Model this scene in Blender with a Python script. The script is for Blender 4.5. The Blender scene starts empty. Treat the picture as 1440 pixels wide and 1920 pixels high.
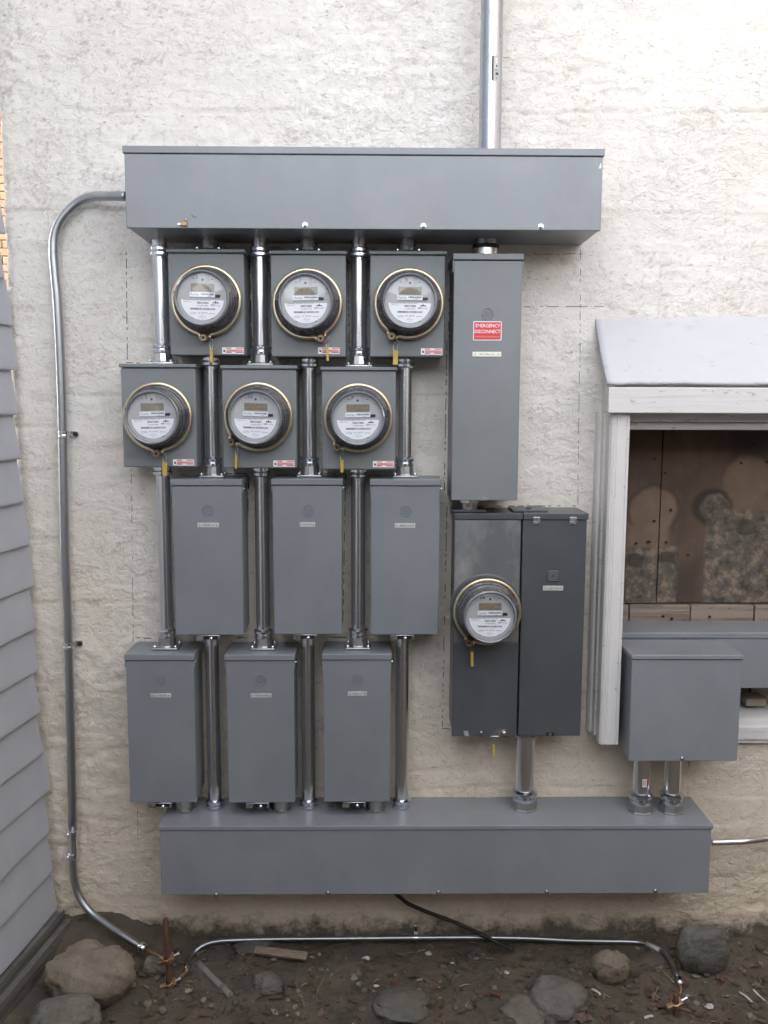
import bpy, bmesh, math, random
import numpy as np
from mathutils import Vector, Matrix
S = bpy.context.scene
C = S.collection
random.seed(7)
R = math.radians

# ------------------------------------------------------------------ camera, sky, sun, exposure
FPX, UC, VC = 1650.0, 720.0, 960.0          # focal length in pixels of the 1440 x 1920 photograph
CAM = Vector((0.0, -2.3, 1.46))
PITCH, YAW, ROLL = R(6.91), R(0.7), R(0.2)
F = Vector((math.sin(YAW) * math.cos(PITCH), math.cos(YAW) * math.cos(PITCH), -math.sin(PITCH)))
RT = F.cross(Vector((0, 0, 1))).normalized()
UP = RT.cross(F).normalized()
RT, UP = RT * math.cos(ROLL) + UP * math.sin(ROLL), UP * math.cos(ROLL) - RT * math.sin(ROLL)
cd = bpy.data.cameras.new('camera'); cam = bpy.data.objects.new('camera', cd); C.objects.link(cam)
cam.matrix_world = Matrix(((RT.x, UP.x, -F.x, CAM.x), (RT.y, UP.y, -F.y, CAM.y), (RT.z, UP.z, -F.z, CAM.z), (0, 0, 0, 1)))
cd.sensor_fit = 'VERTICAL'; cd.sensor_height = 36.0; cd.lens = 36.0 * FPX / 1920.0
cd.clip_start = 0.05; cd.clip_end = 800
S.camera = cam

SUN_EL, SUN_AZ = R(24), R(256)               # azimuth from +Y towards +X
w = bpy.data.worlds.new("World"); S.world = w; w.use_nodes = True
nt = w.node_tree; bg = nt.nodes['Background']
sky = nt.nodes.new('ShaderNodeTexSky'); sky.sky_type = 'NISHITA'; sky.sun_disc = False
sky.sun_elevation = SUN_EL; sky.sun_rotation = SUN_AZ; sky.air_density = 1.0; sky.dust_density = 2.5; sky.ozone_density = 1.0
hs = nt.nodes.new('ShaderNodeHueSaturation'); hs.inputs['Saturation'].default_value = 0.24
nt.links.new(sky.outputs[0], hs.inputs['Color']); nt.links.new(hs.outputs[0], bg.inputs[0])
bg.inputs[1].default_value = 0.15
sl = bpy.data.lights.new('sun', 'SUN'); sl.energy = 2.0; sl.angle = R(0.5); sl.color = (1.0, 0.93, 0.82)
so = bpy.data.objects.new('sun', sl); C.objects.link(so)
sdir = Vector((math.sin(SUN_AZ) * math.cos(SUN_EL), math.cos(SUN_AZ) * math.cos(SUN_EL), math.sin(SUN_EL)))
so.rotation_euler = sdir.to_track_quat('Z', 'Y').to_euler(); so.location = (-6, -6, 9)
vs = S.view_settings; S.display_settings.display_device = 'sRGB'
vs.view_transform = 'Standard'; vs.look = 'None'; vs.gamma = 1.0; vs.use_curve_mapping = False
vs.exposure = 3.35

# ------------------------------------------------------------------ pixel -> place
def ray(u, v): return F * FPX + RT * (u - UC) - UP * (v - VC)
def P(u, v, d=0.0):                          # point seen at (u, v) on the plane d metres in front of the wall
    r = ray(u, v); return CAM + r * ((-d - CAM.y) / r.y)
def G(u, v, z=0.0):                          # point seen at (u, v) on the height z
    r = ray(u, v); return CAM + r * ((z - CAM.z) / r.z)
def rect(d, tl, tr, bl, br):
    a, b, c, e = P(*tl, d), P(*tr, d), P(*bl, d), P(*br, d)
    return (a.x + c.x) / 2, (b.x + e.x) / 2, (c.z + e.z) / 2, (a.z + b.z) / 2   # x0 x1 z0 z1

# ------------------------------------------------------------------ noise
NT = {}
def vnoise(x, y, seed=0):
    if seed not in NT: NT[seed] = np.random.RandomState(seed).rand(256, 256)
    T = NT[seed]
    xi = np.floor(x).astype(int); yi = np.floor(y).astype(int); fx = x - xi; fy = y - yi
    fx = fx * fx * fx * (fx * (fx * 6 - 15) + 10); fy = fy * fy * fy * (fy * (fy * 6 - 15) + 10)
    a = T[xi % 256, yi % 256]; b = T[(xi + 1) % 256, yi % 256]; c = T[xi % 256, (yi + 1) % 256]; e = T[(xi + 1) % 256, (yi + 1) % 256]
    return (a * (1 - fx) + b * fx) * (1 - fy) + (c * (1 - fx) + e * fx) * fy - 0.5
def fbm(x, y, seed, o=4):
    s = 0; a = 1.0
    for k in range(o):
        s = s + a * vnoise(x * 2 ** k + 17 * k, y * 2 ** k + 5 * k, seed + k); a *= 0.5
    return s
def sstep(a, b, x): t = np.clip((x - a) / (b - a), 0, 1); return t * t * (3 - 2 * t)

# ------------------------------------------------------------------ materials
MATS = {}
def nodes_of(name):
    m = bpy.data.materials.new(name); m.use_nodes = True; t = m.node_tree
    MATS[name] = m
    return m, t, t.nodes['Principled BSDF'], t.nodes.new, t.links.new
def coords(t, rnd=True, scale=(1, 1, 1)):
    N, L = t.nodes.new, t.links.new
    tc = N('ShaderNodeTexCoord'); mp = N('ShaderNodeMapping'); mp.inputs['Scale'].default_value = scale
    L(tc.outputs['Object'], mp.inputs[0])
    if rnd:
        oi = N('ShaderNodeObjectInfo'); mu = N('ShaderNodeVectorMath'); mu.operation = 'SCALE'; mu.inputs[0].default_value = (31, 17, 23)
        L(oi.outputs['Random'], mu.inputs['Scale']); L(mu.outputs[0], mp.inputs['Location'])
    return mp.outputs[0]
def noise(t, vec, sc, det=4, rough=0.55):
    n = t.nodes.new('ShaderNodeTexNoise'); n.inputs['Scale'].default_value = sc; n.inputs['Detail'].default_value = det
    n.inputs['Roughness'].default_value = rough; t.links.new(vec, n.inputs['Vector']); return n.outputs['Fac']
def ramp(t, fac, stops):
    r = t.nodes.new('ShaderNodeValToRGB'); e = r.color_ramp.elements
    while len(e) < len(stops): e.new(0.5)
    for k, (p, c) in enumerate(stops):
        e[k].position = p; e[k].color = (c, c, c, 1) if isinstance(c, (int, float)) else (*c, 1)
    t.links.new(fac, r.inputs[0]); return r.outputs[0]
def mix(t, fac, a, b, mode='MIX'):
    m = t.nodes.new('ShaderNodeMix'); m.data_type = 'RGBA'; m.blend_type = mode
    for s, v in ((m.inputs[0], fac), (m.inputs[6], a), (m.inputs[7], b)):
        if isinstance(v, (int, float)): s.default_value = v
        elif isinstance(v, tuple): s.default_value = (*v, 1)
        else: t.links.new(v, s)
    return m.outputs[2]
def bump(t, b, h, strength, dist):
    n = t.nodes.new('ShaderNodeBump'); n.inputs['Strength'].default_value = strength; n.inputs['Distance'].default_value = dist
    t.links.new(h, n.inputs['Height']); t.links.new(n.outputs[0], b.inputs['Normal'])
def simple(name, col, rough=0.5, metal=0.0, var=0.12, vs_=14, bmp=0.0, bs=120, spec=0.5, scale=(1, 1, 1), rvar=0.12):
    m, t, b, N, L = nodes_of(name); v = coords(t, True, scale)
    n = noise(t, v, vs_, 5)
    lo = tuple(c * (1 - var) for c in col); hi = tuple(min(1, c * (1 + var)) for c in col)
    L(ramp(t, n, [(0.3, lo), (0.7, hi)]), b.inputs['Base Color'])
    n2 = noise(t, v, vs_ * 2.3, 3)
    L(ramp(t, n2, [(0.3, max(0.02, rough - rvar)), (0.7, min(1, rough + rvar))]), b.inputs['Roughness'])
    b.inputs['Metallic'].default_value = metal; b.inputs['Specular IOR Level'].default_value = spec
    if bmp: bump(t, b, noise(t, v, bs, 3), 0.6, bmp)
    return m
def paint(name, col, rough, dust=0.0, dcol=(0.36, 0.35, 0.33)):
    """powder coated steel: fine orange peel, faint rub marks and dust"""
    m, t, b, N, L = nodes_of(name); v = coords(t)
    big = noise(t, v, 5, 5, 0.6); fine = noise(t, v, 9, 3)
    c = mix(t, ramp(t, big, [(0.35, 0.0), (0.7, 1.0)]), tuple(k * 0.93 for k in col), tuple(k * 1.06 for k in col))
    if dust:
        sm = noise(t, coords(t, True, (1, 1, 0.55)), 7, 6, 0.68)
        c = mix(t, ramp(t, sm, [(0.45, 0.0), (0.72, dust)]), c, dcol)
    sp = noise(t, v, 330, 2)
    c = mix(t, ramp(t, sp, [(0.74, 0.0), (0.80, 0.12)]), c, (0.4, 0.39, 0.37))
    L(c, b.inputs['Base Color'])
    L(ramp(t, fine, [(0.3, rough - 0.03), (0.7, rough + 0.04)]), b.inputs['Roughness'])
    hb = t.nodes.new('ShaderNodeMath'); hb.operation = 'MULTIPLY_ADD'; hb.inputs[1].default_value = 9.0; t.links.new(noise(t, v, 5, 2), hb.inputs[0]); hb.inputs[2].default_value = 0.0
    bump(t, b, hb.outputs[0], 0.12, 0.0004)
    return m
gutter_paint = paint('gutter_paint', (0.228, 0.242, 0.260), 0.32, 0.35, (0.30, 0.305, 0.31))
meter_paint = paint('meter_box_paint', (0.195, 0.212, 0.220), 0.44, 0.10)
breaker_paint = paint('breaker_box_paint', (0.198, 0.217, 0.232), 0.40, 0.35, (0.26, 0.27, 0.275))
panel_paint = paint('panel_paint', (0.074, 0.080, 0.088), 0.34, 0.12, (0.2, 0.2, 0.2))
panel_dusty = paint('panel_upper_paint', (0.130, 0.134, 0.138), 0.38, 0.8, (0.34, 0.335, 0.33))
def galvanised(name, col, rough, streak=0.18, blot=0.5, bm_=0.15, rv=1.0):
    m, t, b, N, L = nodes_of(name)
    n = noise(t, coords(t, True, (30, 30, 2.2)), 3, 5); n2 = noise(t, coords(t), 45, 4)
    c = mix(t, n, tuple(k * (1 - streak) for k in col), col)
    c = mix(t, ramp(t, n2, [(0.55, 0.0), (0.85, blot)]), c, tuple(k * 0.7 for k in col))
    L(c, b.inputs['Base Color']); b.inputs['Metallic'].default_value = 1.0
    L(ramp(t, n2, [(0.25, rough - 0.07 * rv), (0.75, rough + 0.12 * rv)]), b.inputs['Roughness'])
    if bm_: bump(t, b, n, bm_, 0.0006)
    return m
emt = galvanised('galvanised_tube', (0.84, 0.85, 0.87), 0.24, 0.07, 0.0, 0.0, 0.2)
emt_dull = galvanised('weathered_tube', (0.46, 0.475, 0.50), 0.36, 0.2, 0.4, 0.05, 0.4)
rigid = galvanised('galvanised_riser', (0.50, 0.54, 0.60), 0.30, 0.35, 0.8)
zinc = galvanised('zinc_fitting', (0.78, 0.82, 0.88), 0.14, 0.1, 0.2, 0.0, 0.5)
cast = galvanised('cast_hub', (0.50, 0.49, 0.48), 0.38, 0.12)
bright = galvanised('bright_steel', (0.80, 0.80, 0.80), 0.24, 0.15)
brushed_plate = simple('brushed_plate', (0.62, 0.62, 0.60), 0.4, 0.35, 0.15, 80)
black_rubber = simple('black_plastic', (0.018, 0.018, 0.02), 0.45)
dark_slot = simple('dark_slot', (0.012, 0.012, 0.013), 0.6)
meter_body = simple('meter_smoked_body', (0.075, 0.078, 0.090), 0.20, 0, 0.35, 30, spec=0.7)
meter_face = simple('meter_face_plastic', (0.46, 0.458, 0.455), 0.5, 0, 0.04)
meter_rim = simple('meter_clear_rim', (0.20, 0.21, 0.23), 0.12, 0.0, 0.1, spec=0.9)
lcd = simple('lcd_window', (0.25, 0.205, 0.135), 0.25, 0, 0.1, 60)
white_label = simple('white_label', (0.88, 0.88, 0.90), 0.5, 0, 0.02)
ink = simple('black_ink', (0.06, 0.06, 0.065), 0.6, 0, 0.1)
grey_ink = simple('grey_ink', (0.22, 0.22, 0.24), 0.6, 0, 0.1)
blue_pen = simple('blue_pen', (0.08, 0.09, 0.40), 0.6, 0, 0.1)
black_pen = simple('black_pen', (0.05, 0.05, 0.06), 0.6, 0, 0.1)
red_print = simple('red_print', (0.55, 0.035, 0.04), 0.5, 0, 0.06)
red_sign = simple('red_sign_vinyl', (0.62, 0.045, 0.05), 0.42, 0, 0.06)
pink_print = simple('pink_print', (0.78, 0.44, 0.42), 0.5, 0, 0.06)
cream_plate = simple('cream_plate', (0.78, 0.76, 0.66), 0.4, 0, 0.03)
yellow_tag = simple('yellow_tag', (0.54, 0.40, 0.075), 0.4, 0, 0.15, 60)
copper = simple('copper_rod', (0.10, 0.048, 0.030), 0.7, 0.1, 0.3, 40, 0.0006)
brass = simple('brass_clamp', (0.36, 0.23, 0.12), 0.45, 0.7, 0.25, 60)
cable_black = simple('black_cable', (0.025, 0.022, 0.02), 0.6)
marker = simple('marker_ink', (0.085, 0.078, 0.072), 0.8)
# yellow zinc dichromate: iridescent gold / pink bands
m, t, b, N, L = nodes_of('gold_zinc'); gold = m
v = coords(t, True); n = noise(t, v, 11, 2)
L(ramp(t, n, [(0.30, (0.66, 0.46, 0.36)), (0.45, (0.66, 0.54, 0.37)), (0.55, (0.64, 0.60, 0.40)), (0.68, (0.68, 0.48, 0.38))]), b.inputs['Base Color'])
b.inputs['Metallic'].default_value = 0.9; b.inputs['Roughness'].default_value = 0.3
# glass of the meter domes
m = bpy.data.materials.new('meter_glass'); m.use_nodes = True; t = m.node_tree; t.nodes.clear(); N, L = t.nodes.new, t.links.new; glass = m
tr = N('ShaderNodeBsdfTransparent'); tr.inputs[0].default_value = (0.93, 0.94, 0.95, 1); gl = N('ShaderNodeBsdfGlossy'); gl.inputs['Roughness'].default_value = 0.04
fr = N('ShaderNodeFresnel'); fr.inputs[0].default_value = 1.5; mx = N('ShaderNodeMixShader'); o = N('ShaderNodeOutputMaterial')
ge = N('ShaderNodeNewGeometry'); fm = N('ShaderNodeMath'); fm.operation = 'SUBTRACT'; fm.use_clamp = True; L(fr.outputs[0], fm.inputs[0]); L(ge.outputs['Backfacing'], fm.inputs[1]); L(fm.outputs[0], mx.inputs[0]); L(tr.outputs[0], mx.inputs[1]); L(gl.outputs[0], mx.inputs[2]); L(mx.outputs[0], o.inputs[0])

# stucco
m, t, b, N, L = nodes_of('white_stucco'); stucco_m = m
v = coords(t, False)
at = N('ShaderNodeAttribute'); at.attribute_name = 'dirt_and_shade'
big = noise(t, v, 1.6, 5, 0.6); mid = noise(t, v, 9, 6, 0.65)
c = mix(t, ramp(t, big, [(0.35, 0.0), (0.65, 1.0)]), (0.745, 0.70, 0.645), (0.775, 0.745, 0.71))
c = mix(t, ramp(t, mid, [(0.46, 0.0), (0.72, 0.30)]), c, (0.60, 0.545, 0.47))
c = mix(t, at.outputs['Fac'], c, (0.40, 0.33, 0.25))
# soil splash with the warm, dimmer low light mixed into the colour; damp stains
sx = N('ShaderNodeSeparateXYZ'); L(v, sx.inputs[0])
zz = N('ShaderNodeMath'); zz.operation = 'MULTIPLY_ADD'; zz.inputs[1].default_value = -0.62; zz.inputs[2].default_value = 1.08; L(sx.outputs[2], zz.inputs[0])
pn = noise(t, coords(t, False, (1, 1, 2.2)), 3.2, 5, 0.6)
pm_ = N('ShaderNodeMath'); pm_.operation = 'MULTIPLY'; pm_.use_clamp = True; L(ramp(t, pn, [(0.25, 0.65), (0.7, 1.0)]), pm_.inputs[0]); L(zz.outputs[0], pm_.inputs[1])
c = mix(t, pm_.outputs[0], c, (0.69, 0.585, 0.44))
z2 = N('ShaderNodeMath'); z2.operation = 'MULTIPLY_ADD'; z2.inputs[1].default_value = -5.5; z2.inputs[2].default_value = 0.50; L(sx.outputs[2], z2.inputs[0])
sn = noise(t, v, 17, 7, 0.72); ad = N('ShaderNodeMath'); ad.operation = 'ADD'; L(z2.outputs[0], ad.inputs[0]); L(sn, ad.inputs[1])
c = mix(t, ramp(t, ad.outputs[0], [(0.72, 0.0), (1.0, 0.92)]), c, (0.085, 0.07, 0.052))
# scattered grime specks
gs = noise(t, coords(t, False, (1, 1, 1.6)), 38, 4, 0.7)
gm = noise(t, v, 2.3, 3)
gg = N('ShaderNodeMath'); gg.operation = 'MULTIPLY'; L(ramp(t, gs, [(0.62, 0.0), (0.72, 0.75)]), gg.inputs[0]); L(ramp(t, gm, [(0.5, 0.0), (0.66, 1.0)]), gg.inputs[1])
c = mix(t, gg.outputs[0], c, (0.27, 0.21, 0.15))
L(c, b.inputs['Base Color']); b.inputs['Roughness'].default_value = 0.8; b.inputs['Specular IOR Level'].default_value = 0.25
wv_ = N('ShaderNodeTexNoise'); wv_.inputs['Scale'].default_value = 14; L(v, wv_.inputs['Vector'])
vm_ = N('ShaderNodeVectorMath'); vm_.operation = 'MULTIPLY_ADD'; vm_.inputs[1].default_value = (0.035, 0.035, 0.035); L(wv_.outputs['Color'], vm_.inputs[0]); L(v, vm_.inputs[2])
ds = N('ShaderNodeMapping'); ds.inputs['Scale'].default_value = (1, 1, 1.25); L(vm_.outputs[0], ds.inputs[0]); dv_ = ds.outputs[0]
k1 = noise(t, dv_, 40, 5, 0.62); k2 = noise(t, dv_, 80, 4, 0.62)
def add(a, b2, ka=1.0, kb=1.0):
    m1 = N('ShaderNodeMath'); m1.operation = 'MULTIPLY'; m1.inputs[1].default_value = ka; L(a, m1.inputs[0])
    m2 = N('ShaderNodeMath'); m2.operation = 'MULTIPLY_ADD'; m2.inputs[1].default_value = kb; L(b2, m2.inputs[0]); L(m1.outputs[0], m2.inputs[2]); return m2.outputs[0]
h1 = ramp(t, k1, [(0.455, 0.0), (0.515, 1.0)]); h2 = ramp(t, k2, [(0.44, 0.0), (0.53, 1.0)])
zone = ramp(t, noise(t, coords(t, False, (1, 1, 1.8)), 2.2, 5, 0.6), [(0.40, 0.16), (0.60, 1.0)])
hm = N('ShaderNodeMath'); hm.operation = 'MULTIPLY'; L(add(h1, h2, 0.65, 0.4), hm.inputs[0]); L(zone, hm.inputs[1])
fk0 = ramp(t, noise(t, coords(t, False, (1, 1, 2.1)), 62, 3, 0.6), [(0.60, 0.0), (0.67, 1.0)])
hh = add(add(hm.outputs[0], noise(t, v, 150, 5, 0.65), 1.0, 0.35), fk0, 1.0, -0.35)
bump(t, b, hh, 0.50, 0.0044)
cr = ramp(t, k1, [(0.36, 0.8), (0.45, 0.35), (0.50, 0.0)]); cr.node.color_ramp.interpolation = 'LINEAR'
cz = N('ShaderNodeMath'); cz.operation = 'MULTIPLY'; L(cr, cz.inputs[0]); L(ramp(t, noise(t, v, 21, 4, 0.7), [(0.44, 0.0), (0.66, 0.85)]), cz.inputs[1])
cq = N('ShaderNodeMath'); cq.operation = 'MULTIPLY'; L(cz.outputs[0], cq.inputs[0]); L(zone, cq.inputs[1])
c = mix(t, cq.outputs[0], c, (0.45, 0.37, 0.29))  # hollows toned down: tan dirt plus relief shade put into the colour
cr2 = ramp(t, k2, [(0.415, 0.0), (0.445, 0.8), (0.47, 0.0)]); cy = N('ShaderNodeMath'); cy.operation = 'MULTIPLY'; L(cr2, cy.inputs[0]); L(ramp(t, noise(t, v, 13, 4, 0.7), [(0.5, 0.0), (0.66, 0.8)]), cy.inputs[1])
c = mix(t, cy.outputs[0], c, (0.36, 0.29, 0.22))
fk = noise(t, coords(t, False, (1, 1, 2.1)), 62, 3, 0.6); fz = N('ShaderNodeMath'); fz.operation = 'MULTIPLY'; L(ramp(t, fk, [(0.63, 0.0), (0.67, 0.6)]), fz.inputs[0]); L(ramp(t, noise(t, v, 4.5, 3), [(0.38, 0.25), (0.62, 1.0)]), fz.inputs[1])
c = mix(t, fz.outputs[0], c, (0.36, 0.295, 0.235)); L(c, b.inputs['Base Color'])  # short dark flecks paint the shade under small ledges

# painted old wood, plywood, boards
def wood_paint(name, col, under, amt, grain=(60, 60, 2.0), thr=0.62, flake=0.62):
    m, t, b, N, L = nodes_of(name)
    g = noise(t, coords(t, True, grain), 1.0, 6, 0.65); n = noise(t, coords(t), 14, 6, 0.7)
    c = mix(t, n, tuple(k * 0.92 for k in col), col)
    c = mix(t, ramp(t, g, [(thr, 0.0), (thr + 0.1, amt)]), c, under)
    L(c, b.inputs['Base Color']); fl = noise(t, coords(t, True, (1, 1, 2.4)), 24, 5, 0.7); c = mix(t, ramp(t, fl, [(flake, 0.0), (flake + 0.03, 0.75)]), c, tuple(k * 0.85 for k in under))
    L(c, b.inputs['Base Color']); b.inputs['Roughness'].default_value = 0.62
    bump(t, b, g, 0.5, 0.002); return m
trim_v = wood_paint('old_white_trim_upright', (0.69, 0.665, 0.64), (0.44, 0.39, 0.34), 0.4, (90, 90, 2.0), 0.58)
trim_h = wood_paint('old_white_trim_level', (0.69, 0.67, 0.65), (0.44, 0.385, 0.34), 0.5, (2.0, 60, 60), 0.58)
hood_m = wood_paint('hood_white_paint', (0.545, 0.545, 0.565), (0.42, 0.37, 0.33), 0.6, (9, 9, 16), 0.60, 0.655)
m, t, b, N, L = nodes_of('stained_plywood'); ply = m
pv = coords(t, False); g = noise(t, coords(t, False, (40, 40, 2.4)), 1.0, 6, 0.65); n = noise(t, pv, 5, 7, 0.7); fine = noise(t, pv, 27, 8, 0.72)
c = mix(t, g, (0.092, 0.060, 0.042), (0.170, 0.112, 0.078)); c = mix(t, ramp(t, n, [(0.4, 0.0), (0.62, 0.75)]), c, (0.062, 0.046, 0.035))
wob = N('ShaderNodeTexNoise'); wob.inputs['Scale'].default_value = 30; wob.inputs['Detail'].default_value = 5; L(pv, wob.inputs['Vector'])
wv2 = N('ShaderNodeVectorMath'); wv2.operation = 'MULTIPLY_ADD'; wv2.inputs[1].default_value = (0.016, 0, 0.016); L(wob.outputs['Color'], wv2.inputs[0]); L(pv, wv2.inputs[2])
def mark(c, u, v_, ru, rv, col, strength, square=False, soft=0.10):
    """a faded mark left where a fitting was once screwed on: round or square, its edge eaten by noise"""
    q = P(u, v_, -0.15); sc = (CAM - q).length / FPX
    sb = N('ShaderNodeVectorMath'); sb.operation = 'SUBTRACT'; sb.inputs[1].default_value = (q.x + 0.008, 0, q.z + 0.008); L(wv2.outputs[0], sb.inputs[0])
    dvv = N('ShaderNodeVectorMath'); dvv.operation = 'MULTIPLY'; dvv.inputs[1].default_value = (1 / (ru * sc), 0, 1 / (rv * sc)); L(sb.outputs[0], dvv.inputs[0])
    if square:
        ab = N('ShaderNodeVectorMath'); ab.operation = 'ABSOLUTE'; L(dvv.outputs[0], ab.inputs[0]); sp_ = N('ShaderNodeSeparateXYZ'); L(ab.outputs[0], sp_.inputs[0])
        mm = N('ShaderNodeMath'); mm.operation = 'MAXIMUM'; L(sp_.outputs[0], mm.inputs[0]); L(sp_.outputs[2], mm.inputs[1]); d_ = mm.outputs[0]
    else:
        ln = N('ShaderNodeVectorMath'); ln.operation = 'LENGTH'; L(dvv.outputs[0], ln.inputs[0]); d_ = ln.outputs['Value']
    mr = N('ShaderNodeMapRange'); mr.inputs['From Min'].default_value = 1 + soft; mr.inputs['From Max'].default_value = 1 - soft; mr.inputs['To Max'].default_value = strength; L(d_, mr.inputs['Value'])
    return mix(t, mr.outputs[0], c, col)
tan = mix(t, ramp(t, n, [(0.35, 0.0), (0.65, 1.0)]), (0.16, 0.108, 0.074), (0.255, 0.175, 0.12))
grey = ramp(t, fine, [(0.38, (0.050, 0.042, 0.035)), (0.48, (0.115, 0.10, 0.082)), (0.54, (0.135, 0.115, 0.093)), (0.57, (0.235, 0.175, 0.125))])
c = mark(c, 1405, 830, 30, 26, (0.05, 0.042, 0.035), 0.7, True, 0.4); c = mark(c, 1285, 1100, 22, 40, (0.05, 0.038, 0.03), 0.7, True, 0.4)
c = mark(c, 1225, 957, 46, 46, (0.055, 0.04, 0.03), 0.8); c = mark(c, 1225, 957, 42, 42, tan, 0.9); c = mark(c, 1214, 1005, 38, 22, tan, 0.85, True, 0.2)
c = mark(c, 1402, 901, 42, 42, tan, 0.9); c = mark(c, 1420, 960, 48, 26, tan, 0.7, True, 0.25); c = mark(c, 1336, 951, 36, 33, (0.04, 0.033, 0.027), 0.9); c = mark(c, 1342, 953, 27, 25, grey, 0.8)
c = mark(c, 1222, 1078, 46, 52, grey, 0.95, True, 0.06); c = mark(c, 1396, 1050, 70, 86, grey, 0.95, True, 0.05); c = mark(c, 1190, 1050, 16, 12, (0.05, 0.04, 0.033), 0.8); c = mark(c, 1250, 1045, 14, 10, (0.05, 0.04, 0.033), 0.8); c = mark(c, 1400, 990, 18, 14, (0.05, 0.042, 0.035), 0.7)
L(c, b.inputs['Base Color']); b.inputs['Roughness'].default_value = 0.85; bump(t, b, g, 0.4, 0.001)
ghost_tan = simple('bare_tan_mark', (0.150, 0.102, 0.068), 0.85, 0, 0.42, 22, 0.0006)
m, t, b, N, L = nodes_of('mottled_grey_mark'); ghost_grey = m
n = noise(t, coords(t, True), 40, 9, 0.78)
L(ramp(t, n, [(0.36, (0.045, 0.037, 0.030)), (0.52, (0.090, 0.076, 0.062)), (0.66, (0.165, 0.120, 0.082))]), b.inputs['Base Color']); b.inputs['Roughness'].default_value = 0.9
plank_m = wood_paint('bare_plank', (0.30, 0.245, 0.195), (0.15, 0.115, 0.088), 0.8, (2.4, 50, 50), 0.5)
niche_m = simple('dark_timber', (0.085, 0.066, 0.052), 0.85, 0, 0.3, 12)
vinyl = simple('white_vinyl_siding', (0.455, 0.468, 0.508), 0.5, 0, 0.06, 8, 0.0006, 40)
grey_board = wood_paint('weathered_grey_board', (0.17, 0.16, 0.145), (0.075, 0.065, 0.055), 0.8, (3, 3, 60), 0.45)
dark_edge = simple('dark_gap', (0.05, 0.047, 0.045), 0.9)
concrete = simple('old_concrete', (0.20, 0.185, 0.16), 0.9, 0, 0.3, 14, 0.003, 60)
roof_m = simple('roof_shingle', (0.09, 0.085, 0.08), 0.9)
brick_m = simple('orange_brick', (0.22, 0.115, 0.065), 0.85, 0, 0.2, 9, 0.002, 80)
m, t, b, N, L = nodes_of('brick_facade'); mortar = m
bt = N('ShaderNodeTexBrick'); L(coords(t, False), bt.inputs['Vector']); b.inputs['Roughness'].default_value = 0.9
b.inputs['Base Color'].default_value = (0.18, 0.14, 0.10, 1)
stone_cols = [(0.27, 0.225, 0.165), (0.175, 0.157, 0.130), (0.22, 0.178, 0.128), (0.130, 0.120, 0.102)]
def stone_mat(k, col):
    m, t, b, N, L = nodes_of('river_stone_%d' % k); v = coords(t)
    n = noise(t, v, 6, 7, 0.7); n2 = noise(t, v, 60, 4, 0.7); wv = noise(t, coords(t, True, (3, 3, 20)), 1.6, 4)
    c = mix(t, ramp(t, n, [(0.35, 0.0), (0.65, 1.0)]), tuple(q * 0.6 for q in col), tuple(q * 1.1 for q in col))
    c = mix(t, ramp(t, wv, [(0.5, 0.0), (0.64, 0.4)]), c, tuple(q * 0.7 for q in (0.30, 0.24, 0.18)))
    c = mix(t, ramp(t, n2, [(0.55, 0.0), (0.75, 0.5)]), c, (0.065, 0.058, 0.048))
    L(c, b.inputs['Base Color']); b.inputs['Roughness'].default_value = 0.85; bump(t, b, mix(t, 0.5, n2, noise(t, v, 22, 6, 0.7)), 0.9, 0.012); return m
stone_m = [stone_mat(k, c) for k, c in enumerate(stone_cols)]
m, t, b, N, L = nodes_of('dark_soil'); soil_m = m
v = coords(t, False); n = noise(t, v, 7, 8, 0.7); n2 = noise(t, v, 45, 6, 0.75); n3 = noise(t, v, 120, 3)
c = mix(t, ramp(t, n, [(0.35, 0.0), (0.65, 1.0)]), (0.072, 0.059, 0.044), (0.138, 0.112, 0.081))
c = mix(t, ramp(t, n2, [(0.52, 0.0), (0.66, 0.7)]), c, (0.15, 0.118, 0.087)); c = mix(t, ramp(t, n3, [(0.66, 0.0), (0.74, 0.6)]), c, (0.12, 0.105, 0.09))
L(c, b.inputs['Base Color']); b.inputs['Roughness'].default_value = 0.95; bump(t, b, n2, 0.9, 0.012)
leaf_ms = [simple('dry_leaf_%s' % k, c, 0.8, 0, 0.3, 60) for k, c in (('brown', (0.085, 0.055, 0.036)), ('tan', (0.14, 0.098, 0.064)), ('rust', (0.11, 0.05, 0.03)), ('pale', (0.24, 0.21, 0.175)))]
chip_m = simple('bare_wood_chip', (0.24, 0.185, 0.135), 0.85, 0, 0.35, 40, scale=(1, 8, 8))
twig_m = simple('dry_straw', (0.30, 0.23, 0.13), 0.8, 0, 0.2, 30)
scrap_m = simple('pale_scrap', (0.48, 0.47, 0.45), 0.7, 0, 0.2, 50)

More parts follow.
